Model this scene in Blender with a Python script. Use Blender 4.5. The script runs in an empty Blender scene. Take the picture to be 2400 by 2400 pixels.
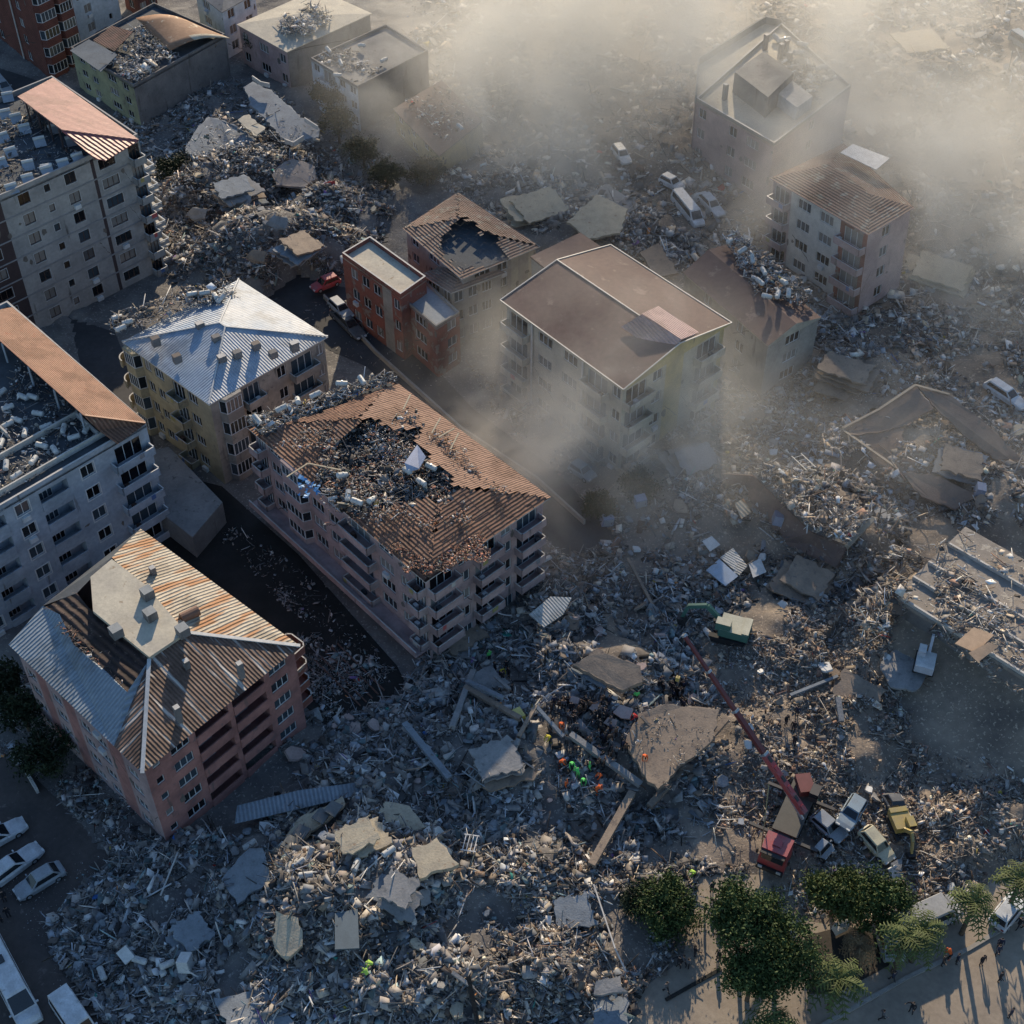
import bpy, math, random
import numpy as np
from mathutils import Vector, Matrix, Euler
R = math.radians
random.seed(7); rng = np.random.default_rng(7)
scn = bpy.context.scene
# ---------------------------------------------------------------- camera, light, exposure
CH, CP, CF = 112.0, R(44.6), 3350.0          # height, pitch below the horizon, focal length in photo pixels (2400 wide)
cd = bpy.data.cameras.new('camera'); cam = bpy.data.objects.new('camera', cd); scn.collection.objects.link(cam)
cam.location = (0, 0, CH); cam.rotation_euler = (math.pi/2 - CP, 0, 0)
cd.sensor_width = 36; cd.lens = CF/2400*36; cd.clip_start = 1; cd.clip_end = 6000
scn.camera = cam
SUN_EL, SUN_AZ = R(21), R(4)                 # azimuth from +Y towards +X
w = bpy.data.worlds.new('World'); scn.world = w; w.use_nodes = True
nt = w.node_tree; nt.nodes.clear()
sky = nt.nodes.new('ShaderNodeTexSky'); sky.sky_type = 'NISHITA'; sky.sun_disc = False
sky.sun_elevation = SUN_EL; sky.sun_rotation = SUN_AZ; sky.air_density = 1.2; sky.dust_density = 0.4; sky.ozone_density = 4.0
bg = nt.nodes.new('ShaderNodeBackground'); bg.inputs['Strength'].default_value = 0.125
wo = nt.nodes.new('ShaderNodeOutputWorld'); nt.links.new(sky.outputs[0], bg.inputs[0]); nt.links.new(bg.outputs[0], wo.inputs[0])
sl = bpy.data.lights.new('sun', 'SUN'); sl.energy = 5.0; sl.angle = R(0.6); sl.color = (1.0, 0.82, 0.585)
so = bpy.data.objects.new('sun', sl); scn.collection.objects.link(so)
so.rotation_euler = Vector((math.sin(SUN_AZ)*math.cos(SUN_EL), math.cos(SUN_AZ)*math.cos(SUN_EL), math.sin(SUN_EL))).to_track_quat('Z', 'Y').to_euler()
vs = scn.view_settings; vs.view_transform = 'Standard'; vs.look = 'None'; vs.exposure = 0.42; vs.gamma = 1; vs.use_curve_mapping = False
cy = scn.cycles; cy.max_bounces = 5; cy.diffuse_bounces = 2; cy.glossy_bounces = 2; cy.transparent_max_bounces = 8; cy.volume_bounces = 2
cy.volume_step_rate = 1.0; cy.volume_max_steps = 96; cy.use_adaptive_sampling = True; cy.adaptive_threshold = 0.02; cy.caustics_reflective = False; cy.caustics_refractive = False
# ---------------------------------------------------------------- photo pixel (2400 px square) + height -> point in the world
def P(px, py, z=0.0):
    dx, dy = (px-1200)/CF, -(py-1200)/CF
    c, s = math.cos(CP), math.sin(CP)
    r = (dx, dy*s + c, dy*c - s); t = (z-CH)/r[2]
    return Vector((r[0]*t, r[1]*t, z))
def PP(pts, z=None): return [P(p[0], p[1], p[2] if len(p) > 2 else z) for p in pts]
# ---------------------------------------------------------------- materials
MATS = {}
def mat(name, c1, c2=None, scale=0.6, rough=0.85, detail=6, spot=None, spot_scale=3, spot_amt=0.55, bump=0.25, bscale=6, metal=0, wave=None, streak=None, attr=None, uvw=None, spec=0.3, brick=None):
    """weathered surface: c1/c2 blotches, optional spots and ribs (wave = (period m, depth, colour factor) along the UV u axis)."""
    if name in MATS: return MATS[name]
    m = bpy.data.materials.new(name); m.use_nodes = True; n = m.node_tree.nodes; l = m.node_tree.links
    b = n['Principled BSDF']; b.inputs['Roughness'].default_value = rough; b.inputs['Metallic'].default_value = metal
    b.inputs['Specular IOR Level'].default_value = spec
    tc = n.new('ShaderNodeTexCoord')
    def noise(s, d=4, src='Object', r=0.55):
        t = n.new('ShaderNodeTexNoise'); t.inputs['Scale'].default_value = s; t.inputs['Detail'].default_value = d; t.inputs['Roughness'].default_value = r
        l.new(tc.outputs[src], t.inputs['Vector']); return t.outputs['Fac']
    def ramp(src, a, c):
        t = n.new('ShaderNodeMapRange'); t.inputs['From Min'].default_value = a; t.inputs['From Max'].default_value = c; l.new(src, t.inputs['Value']); return t.outputs[0]
    def mix(f, a, c, mode='MIX'):
        t = n.new('ShaderNodeMix'); t.data_type = 'RGBA'; t.blend_type = mode
        for k, v in ((0, f), (6, a), (7, c)):
            if hasattr(v, 'links'): l.new(v, t.inputs[k])
            else: t.inputs[k].default_value = v if k == 0 else (*v[:3], 1)
        return t.outputs[2]
    c2 = c2 or tuple(x*0.7 for x in c1)
    if attr:
        a = n.new('ShaderNodeAttribute'); a.attribute_name = attr
        col = mix(ramp(noise(2.5, 3), .35, .7), a.outputs['Color'], mix(1.0, a.outputs['Color'], (0.72, 0.70, 0.68), 'MULTIPLY'))
    else:
        col = mix(ramp(noise(scale, detail), .36, .64), c1, c2)
        col = mix(ramp(noise(scale*7, 3), .3, .75), col, mix(1.0, col, (.78, .78, .78), 'MULTIPLY'))
    if spot:
        col = mix(ramp(noise(spot_scale, 8, r=.65), spot_amt, spot_amt+.06), col, spot)
    if brick:
        t = n.new('ShaderNodeTexBrick'); t.inputs['Scale'].default_value = 1; t.inputs['Brick Width'].default_value = brick[0]; t.inputs['Row Height'].default_value = brick[1]
        t.inputs['Mortar Size'].default_value = brick[2]; l.new(tc.outputs['UV'], t.inputs['Vector'])
        col = mix(t.outputs['Fac'], col, mix(1.0, col, (.45, .42, .4), 'MULTIPLY'))
    hgt = None
    if wave:
        per, dep, cf = wave
        sx = n.new('ShaderNodeSeparateXYZ'); l.new(tc.outputs['UV'], sx.inputs[0])
        mth = n.new('ShaderNodeMath'); mth.operation = 'MULTIPLY'; mth.inputs[1].default_value = 2*math.pi/per; l.new(sx.outputs[0], mth.inputs[0])
        dn = n.new('ShaderNodeMath'); dn.operation = 'MULTIPLY_ADD'; dn.inputs[1].default_value = 3.2; l.new(noise(.9, 5), dn.inputs[0]); l.new(mth.outputs[0], dn.inputs[2]); mth = dn
        sn = n.new('ShaderNodeMath'); sn.operation = 'SINE'; l.new(mth.outputs[0], sn.inputs[0]); hgt = sn.outputs[0]
        rr = ramp(hgt, -1, .3); wk = n.new('ShaderNodeMath'); wk.operation = 'MAXIMUM'; l.new(rr, wk.inputs[0]); l.new(ramp(noise(.5, 5), .5, .72), wk.inputs[1])
        col = mix(wk.outputs[0], mix(1.0, col, (cf,)*3, 'MULTIPLY'), col); col = mix(ramp(noise(.22, 6, r=.65), .5, .6), col, mix(1.0, col, (.72, .70, .68), 'MULTIPLY'))
    if streak:      # dark runs and rust along the UV v axis
        mp = n.new('ShaderNodeMapping'); mp.inputs['Scale'].default_value = streak[1]; l.new(tc.outputs['UV'], mp.inputs['Vector'])
        t = n.new('ShaderNodeTexNoise'); t.inputs['Scale'].default_value = 1; t.inputs['Detail'].default_value = 6; l.new(mp.outputs[0], t.inputs['Vector'])
        col = mix(ramp(t.outputs['Fac'], streak[2], streak[2]+.08), col, streak[0])
    l.new(col, b.inputs['Base Color'])
    if bump or wave:
        bp = n.new('ShaderNodeBump'); bp.inputs['Strength'].default_value = bump if not wave else 0.9; bp.inputs['Distance'].default_value = 0.08 if not wave else wave[1]
        l.new(hgt if hgt is not None else noise(bscale, 5), bp.inputs['Height']); l.new(bp.outputs[0], b.inputs['Normal'])
    MATS[name] = m; return m
def flat(name, c, rough=0.6, metal=0, spec=0.4):
    if name in MATS: return MATS[name]
    m = mat(name, c, tuple(x*.82 for x in c), scale=1.3, rough=rough, metal=metal, bump=0, spec=spec); return m
# ---------------------------------------------------------------- mesh helpers
class MB:
    def __init__(s): s.v = []; s.f = []; s.mi = []; s.uv = []; s.ms = []
    def slot(s, m):
        if m not in s.ms: s.ms.append(m)
        return s.ms.index(m)
    def face(s, pts, m, uv=None):
        i = len(s.v); s.v += [tuple(p) for p in pts]; s.f.append(tuple(range(i, i+len(pts)))); s.mi.append(s.slot(m))
        if uv is None:
            a = Vector(pts[0]); e = (Vector(pts[1])-a)
            e = e.normalized() if e.length > 1e-6 else Vector((1, 0, 0))
            nn = e.cross(Vector(pts[-1])-a); nn = nn.normalized() if nn.length > 1e-9 else Vector((0, 0, 1))
            if abs(nn.z) < .5: e = Vector((-nn.y, nn.x, 0)).normalized()
            g = nn.cross(e); uv = [((Vector(p)).dot(e), (Vector(p)).dot(g)) for p in pts]
        s.uv += uv
    def hexa(s, b, t, m, mt=None):
        """b and t: rings of points (bottom, top), counter-clockwise from above."""
        k = len(b)
        for i in range(k): s.face([b[i], b[(i+1) % k], t[(i+1) % k], t[i]], m)
        s.face(list(t), mt or m); s.face(list(b)[::-1], m)
    def box(s, c, sz, m, rot=0, mt=None, tilt=None):
        x, y, z = (q/2 for q in sz); M = Matrix.Rotation(rot, 3, 'Z')
        if tilt: M = M @ Euler(tilt).to_matrix()
        q = lambda a, b_, d: Vector(c) + M @ Vector((a*x, b_*y, d*z))
        s.hexa([q(-1,-1,-1), q(1,-1,-1), q(1,1,-1), q(-1,1,-1)], [q(-1,-1,1), q(1,-1,1), q(1,1,1), q(-1,1,1)], m, mt)
    def bar(s, a, b, w_, h_, m):
        a, b = Vector(a), Vector(b); d = b-a; L = d.length
        if L < 1e-5: return
        d.normalize(); u = d.cross(Vector((0, 0, 1))); u = u.normalized() if u.length > 1e-4 else Vector((1, 0, 0)); v = u.cross(d)
        u, v = u*w_/2, v*h_/2
        s.hexa([a-u-v, a+u-v, a+u+v, a-u+v], [b-u-v, b+u-v, b+u+v, b-u+v], m)
    def cyl(s, a, b, r0, r1, m, k=10, mt=None):
        a, b = Vector(a), Vector(b); d = (b-a).normalized(); u = d.orthogonal().normalized(); v = d.cross(u)
        ra = [a + (u*math.cos(2*math.pi*i/k) + v*math.sin(2*math.pi*i/k))*r0 for i in range(k)]
        rb = [b + (u*math.cos(2*math.pi*i/k) + v*math.sin(2*math.pi*i/k))*r1 for i in range(k)]
        s.hexa(ra, rb, m, mt)
    def build(s, name, parent=None, smooth=False, org=None, **tags):
        me = bpy.data.meshes.new(name); o = org or (parent.location if parent and parent.type == 'EMPTY' and not parent.parent else Vector((0, 0, 0)))
        if parent is not None and parent.type != 'EMPTY': o = Vector(parent['o_'])
        me.from_pydata([(p[0]-o[0], p[1]-o[1], p[2]-o[2]) for p in s.v], [], s.f)
        for m in s.ms: me.materials.append(m)
        me.polygons.foreach_set('material_index', s.mi)
        ul = me.uv_layers.new(name='UVMap'); ul.data.foreach_set('uv', np.array([c for q in s.uv for c in q], dtype=np.float32))
        if smooth: me.polygons.foreach_set('use_smooth', [True]*len(s.f))
        me.update()
        ob = bpy.data.objects.new(name, me); scn.collection.objects.link(ob); ob['o_'] = list(o)
        if parent is not None: ob.parent = parent
        elif o.length > 0: ob.location = o
        for k_, v_ in tags.items(): ob[k_] = v_
        return ob
def tag(o, label, cat, group=None, kind=None):
    if label: o['label'] = label
    if cat: o['category'] = cat
    if group: o['group'] = group
    if kind: o['kind'] = kind
    return o
def thing(name, loc, label, cat, group=None):
    o = bpy.data.objects.new(name, None); scn.collection.objects.link(o); o.location = loc; o.empty_display_size = .3
    return tag(o, label, cat, group)
def copy_tree(o, loc=None, rz=None, label=None, group=None, parent=None, swap=None):
    c = o.copy(); scn.collection.objects.link(c)
    if parent is not None: c.parent = parent
    if loc is not None: c.location = loc
    if rz is not None: c.rotation_euler = (c.rotation_euler[0], c.rotation_euler[1], rz)
    if label: c['label'] = label
    if group: c['group'] = group
    if swap and c.type == 'MESH':
        for i, s_ in enumerate(c.material_slots):
            if s_.material and s_.material.name in swap: s_.link = 'OBJECT'; s_.material = swap[s_.material.name]
    for ch in list(o.children): copy_tree(ch, parent=c, swap=swap)
    return c
def panel(mb, pts, th, m, mt=None, md=None):
    """flat or folded sheet with thickness th under the points (given counter-clockwise or clockwise)."""
    pts = [Vector(p) for p in pts]
    nn = (pts[1]-pts[0]).cross(pts[2]-pts[0])
    if nn.z < 0: pts = pts[::-1]; nn = -nn
    nn = nn.normalized()
    low = [p - nn*th for p in pts]
    mb.face(pts, mt or m); mb.face(low[::-1], m)
    k = len(pts)
    for i in range(k): mb.face([low[i], low[(i+1) % k], pts[(i+1) % k], pts[i]], md or m)
# ---------------------------------------------------------------- value noise and terrain height
def vnoise(x, y, seed=0):
    xi, yi = np.floor(x).astype(int), np.floor(y).astype(int); fx, fy = x-xi, y-yi
    def h(a, b):
        q = (a*374761393 + b*668265263 + seed*974711) & 0xffffffff; q = ((q ^ (q >> 13))*1274126177) & 0xffffffff
        return ((q ^ (q >> 16)) & 0xffff)/65535.0
    u, v = fx*fx*(3-2*fx), fy*fy*(3-2*fy)
    return (h(xi, yi)*(1-u)+h(xi+1, yi)*u)*(1-v) + (h(xi, yi+1)*(1-u)+h(xi+1, yi+1)*u)*v
def fbm(x, y, seed=0, o=4):
    s = 0; a = .5
    for i in range(o): s = s + a*vnoise(x*2**i, y*2**i, seed+i*17); a *= .5
    return s
# mounds of rubble: photo px of the centre, radii in metres (along its own axes), angle, height
MOUNDS = [
 (850,2080,14,10,20,4.6),(640,2120,9,8,0,2.2),(980,2290,12,8,0,2.4),(620,2290,10,8,0,1.6),(400,2180,8,5,-20,1.2),
 (1180,1760,13,9,-10,2.6),(1420,1580,9,6,-15,3.0),(1500,1720,9,7,-20,2.2),(1280,2250,9,6,0,1.6),(1180,2060,10,7,0,1.6),
 (820,1850,10,5,20,1.8),(540,1990,7,4,10,1.2),
 (650,560,14,11,0,6.8),(760,480,10,8,0,3.4),(560,400,14,9,20,4.0),(480,600,7,6,0,1.2),
 (1900,1180,15,9,-38,3.4),(1620,1180,9,7,-20,2.0),(1750,1080,8,6,-30,2.2),(2150,1030,14,11,-30,3.0),(2000,860,9,6,0,2.2),(2350,1150,9,8,0,2.4),
 (1950,1500,11,8,0,1.6),(2080,1680,10,7,0,1.8),(1850,1760,12,7,0,1.0),(2330,1950,10,6,0,1.4),(1330,1450,8,5,-20,1.6),
 (1350,520,14,9,0,2.4),(1180,420,12,8,0,1.6),(1500,330,18,12,0,2.2),(2150,200,20,14,0,2.6),(2300,500,14,12,0,2.2),(1300,200,20,14,0,2.2),
 (1560,960,6,5,0,.8),(2020,1750,7,4,20,1.4),(1100,1640,8,5,0,1.2),(1600,2330,4,4,0,.8)]
_M = []
for (a, b, rx, ry, an, h) in MOUNDS:
    p = P(a, b, h*.5); _M.append((p.x, p.y, rx, ry, R(an), h))
def in_poly(x, y, poly):
    inside = np.zeros(x.shape, bool); k = len(poly)
    for i in range(k):
        x0, y0 = poly[i][:2]; x1, y1 = poly[(i+1) % k][:2]
        c = ((y0 > y) != (y1 > y)) & (x < (x1-x0)*(y-y0)/((y1-y0) if abs(y1-y0) > 1e-9 else 1e-9)+x0)
        inside ^= c
    return inside
# flat ground that has no rubble: roads and plazas
ROADS = [  # polygons in photo px at ground level
 [(-400,1700),(0,1770),(60,1800),(140,1880),(270,2010),(240,2040),(110,2160),(130,2250),(250,2400),(270,2600),(-400,2600)],
 [(1640,2050),(1800,2050),(1830,2150),(1960,2170),(2120,2170),(2300,2080),(2700,1900),(2900,2700),(1400,2700),(1500,2320),(1600,2250)],
 [(620,700),(700,640),(860,690),(1110,960),(1300,1100),(1450,1260),(1330,1310),(1060,1060),(860,860),(700,790)],
 [(280,1080),(520,1140),(700,1300),(930,1560),(960,1620),(760,1700),(560,1500),(380,1300)],
 [(-200,120),(0,160),(120,200),(60,260),(-200,330)],
 [(160,740),(270,780),(340,960),(360,1040),(300,1080),(200,900)],
]
_RW = [[P(a, b).to_tuple() for a, b in q] for q in ROADS]
def flatness(x, y):
    f = np.ones(x.shape)
    for q in _RW: f[in_poly(x, y, q)] = 0
    return f
_SM = [P(a, b).to_tuple() for a, b in ((2080,1420),(2130,1500),(2120,1560),(2150,1700),(2180,1830),(2330,1830),(2600,1900),(2700,1700),(2560,1690),(2250,1500))]
def _softgrid():
    X, Y = np.meshgrid(np.arange(-140, 141, 1.25), np.arange(20, 321, 1.25)); g = flatness(X, Y)
    for _ in range(3):
        for ax in (0, 1): g = (np.roll(g, -1, ax)+np.roll(g, 1, ax)+np.roll(g, 2, ax)+np.roll(g, -2, ax)+g)/5
    return g
_SG = _softgrid()
def ground_h(x, y):
    x = np.asarray(x, float); y = np.asarray(y, float)
    h = np.zeros(x.shape)
    for (mx, my, rx, ry, an, mh) in _M:
        c, s = math.cos(an), math.sin(an); u = ((x-mx)*c+(y-my)*s)/rx; v = (-(x-mx)*s+(y-my)*c)/ry
        r = np.sqrt(u*u+v*v)*(0.8+.45*fbm(x*.16, y*.16, 3)); h = np.maximum(h, mh*np.clip(1-r*r, 0, 1)**1.2)
    # smooth banked slope along the broken hall
    a, b = P(2080, 1420, 0), P(2520, 1690, 0); dx, dy = (b.x-a.x), (b.y-a.y); L = math.hypot(dx, dy); dx /= L; dy /= L
    t = (x-a.x)*dx+(y-a.y)*dy; s = -(x-a.x)*dy+(y-a.y)*dx; bank = 5.7*np.clip(1+s/15, 0, 1)**1.25*np.clip((t+3)/6, 0, 1)*np.clip((L+8-t)/8, 0, 1)*(s < 3)
    smooth = bank > .4
    h2 = h + (fbm(x*.35, y*.35, 9)-.45)*2.3*np.clip(.35+h*.6, 0, 1) + (fbm(x*.12, y*.12, 44)-.42)*1.8 + (fbm(x*1.3, y*1.3, 21)-.45)*.5
    h = np.where(smooth, np.maximum(bank+(fbm(x*.5, y*.5, 3)-.45)*.5, 0), np.maximum(h2, -.05))
    hard = flatness(x, y); gx = np.clip((x+140)/1.25, 0, _SG.shape[1]-1.001); gy = np.clip((y-20)/1.25, 0, _SG.shape[0]-1.001); i, j = gy.astype(int), gx.astype(int); u, v = gx-j, gy-i
    soft = (_SG[i, j]*(1-u)+_SG[i, j+1]*u)*(1-v)+(_SG[i+1, j]*(1-u)+_SG[i+1, j+1]*u)*v; e = np.clip((soft-.46)*2.1, 0, 1)
    return np.where(hard > .5, np.maximum(h, -.05)*(.05+.95*e*e*(3-2*e)), -0.02)
def gz(x, y): return float(ground_h(np.array([x]), np.array([y]))[0])
def G(px, py, up=0.0):
    """the point of the ground seen at a photo pixel."""
    z = 0.0
    for _ in range(5):
        p = P(px, py, z); z = gz(p.x, p.y)
    p = P(px, py, z); return Vector((p.x, p.y, z+up))
# ---------------------------------------------------------------- ground
def make_ground():
    xs = np.concatenate([-np.geomspace(3000, 150, 12)[:-1], np.arange(-125, 125.1, .62), np.geomspace(150, 3000, 12)[1:]])
    ys = np.concatenate([np.linspace(-800, 20, 8)[:-1], np.arange(28, 330.1, .62), np.geomspace(350, 5000, 12)])
    X, Y = np.meshgrid(xs, ys); Z = ground_h(X, Y)
    far = np.clip((np.abs(X)-120)/30, 0, 1)+np.clip((Y-320)/30, 0, 1)+np.clip((40-Y)/10, 0, 1); Z = Z*(1-np.clip(far, 0, 1))
    me = bpy.data.meshes.new('ground'); ny, nx = X.shape
    me.vertices.add(nx*ny); me.vertices.foreach_set('co', np.stack([X, Y, Z], -1).reshape(-1).astype(np.float32))
    i = np.arange((ny-1)*(nx-1)); r, c = i//(nx-1), i % (nx-1); q = r*nx+c
    L = np.stack([q, q+1, q+nx+1, q+nx], -1).reshape(-1)
    me.loops.add(len(L)); me.loops.foreach_set('vertex_index', L.astype(np.int32))
    me.polygons.add(len(i)); me.polygons.foreach_set('loop_start', (np.arange(len(i))*4).astype(np.int32)); me.polygons.foreach_set('loop_total', np.full(len(i), 4, np.int32))
    me.update(calc_edges=True); me.polygons.foreach_set('use_smooth', [True]*len(i))
    m = mat('dust_soil', (.20, .188, .175), (.105, .10, .10), scale=.2, spot=(.30, .28, .255), spot_scale=3.2, spot_amt=.57, bump=1.0, bscale=3.5)
    n = m.node_tree.nodes; l = m.node_tree.links; b = n['Principled BSDF']; src = b.inputs['Base Color'].links[0].from_socket
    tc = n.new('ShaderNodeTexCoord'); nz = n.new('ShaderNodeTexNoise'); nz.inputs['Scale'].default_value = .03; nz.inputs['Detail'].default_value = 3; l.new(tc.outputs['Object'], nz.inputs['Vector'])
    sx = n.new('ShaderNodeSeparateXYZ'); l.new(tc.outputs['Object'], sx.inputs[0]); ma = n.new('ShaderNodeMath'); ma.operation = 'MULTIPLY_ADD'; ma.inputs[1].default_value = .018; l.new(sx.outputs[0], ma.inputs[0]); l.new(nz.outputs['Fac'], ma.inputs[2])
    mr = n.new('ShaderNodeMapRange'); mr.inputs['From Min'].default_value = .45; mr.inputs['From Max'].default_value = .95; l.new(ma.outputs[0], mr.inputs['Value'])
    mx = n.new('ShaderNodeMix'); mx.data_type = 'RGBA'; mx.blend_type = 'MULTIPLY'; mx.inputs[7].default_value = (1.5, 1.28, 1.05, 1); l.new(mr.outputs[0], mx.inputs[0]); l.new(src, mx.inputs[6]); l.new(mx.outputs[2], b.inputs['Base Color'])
    me.materials.append(m); o = bpy.data.objects.new('ground', me); scn.collection.objects.link(o); o['kind'] = 'structure'
make_ground()
asphalt = mat('asphalt', (.062, .063, .068), (.045, .046, .05), scale=.25, spot=(.10, .095, .09), spot_scale=.7, spot_amt=.62, bump=.2, bscale=20)
plaza = mat('plaza_stone', (.34, .285, .225), (.27, .225, .18), scale=.3, spot=(.2, .17, .14), spot_scale=.9, spot_amt=.64, bump=.15, bscale=8)
darkasph = mat('shade_dark_asphalt', (.026, .026, .025), (.015, .016, .015), scale=.3, spot=(.09, .085, .08), spot_scale=2.2, spot_amt=.66, bump=.4, bscale=5)  # blackened so that the street's deep shade is put into the asphalt colour
redasph = mat('worn_paving', (.10, .085, .078), (.07, .062, .06), scale=.3, spot=(.14, .12, .11), spot_scale=.9, spot_amt=.6, bump=.25, bscale=9)
def sheet(name, poly, m, z=.03, kind='structure', label=None, cat=None):
    mb = MB(); p = [P(a, b, 0) for a, b in poly]
    if (p[1]-p[0]).cross(p[2]-p[0]).z < 0: p = p[::-1]
    import mathutils.geometry as mg
    tri = mg.tessellate_polygon([p])
    for t in tri:
        q = [Vector((p[i].x, p[i].y, z)) for i in t]
        if (q[1]-q[0]).cross(q[2]-q[0]).z < 0: q = q[::-1]
        mb.face(q, m, uv=[(v.x, v.y) for v in q])
    o = mb.build(name); o['kind'] = kind
    return o
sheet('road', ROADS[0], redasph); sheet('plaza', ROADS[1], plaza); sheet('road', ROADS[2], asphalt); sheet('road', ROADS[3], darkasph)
sheet('road', ROADS[4], asphalt); sheet('path', ROADS[5], asphalt)
# ---------------------------------------------------------------- windows
FR = flat('window_white', (.62, .64, .66), .5); FRB = flat('window_brown', (.09, .055, .045), .5)
def glassm(name, c):
    m = flat(name, c, .12, spec=.6); return m
GL = [glassm('glass_dark', (.02, .025, .03)), glassm('glass_blue', (.05, .07, .09)), glassm('glass_curtain', (.24, .23, .22)), glassm('glass_black', (.008, .008, .01))]
_wm = {}
def window_mesh(w_, h_, n, fm, gm, t=.07):
    k = (round(w_, 2), round(h_, 2), n, fm.name, gm.name, t)
    if k in _wm: return _wm[k]
    f = MB(); z = Vector
    # local frame: x across, z up, y outwards is -y
    f.box((0, 0, t/2), (w_, .08, t), fm); f.box((0, 0, h_-t/2), (w_, .08, t), fm)
    for i in range(n+1): f.box((-w_/2+t/2+(w_-t)*i/n, 0.002, h_/2), (t, .08, h_-2*t), fm)
    g = MB(); g.box((0, .025, h_/2), (w_-.02, .02, h_-.02), gm)
    def me(mb, nm):
        o = mb.build(nm); d = o.data; bpy.data.objects.remove(o); return d
    _wm[k] = (me(f, 'window'), me(g, 'pane')); return _wm[k]
def put_window(root, c, nrm, w_, h_, n=2, fm=None, gm=None, t=.07, name='window'):
    fm = fm or FR; gm = gm or random.choice(GL)
    a, b = window_mesh(w_, h_, n, fm, gm, t)
    o = bpy.data.objects.new(name, a); scn.collection.objects.link(o); o.parent = root
    o.location = Vector(c)-root.location; o.rotation_euler = (0, 0, math.atan2(nrm.y, nrm.x)+math.pi/2)
    q = bpy.data.objects.new('pane', b); scn.collection.objects.link(q); q.parent = o
    return o
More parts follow.
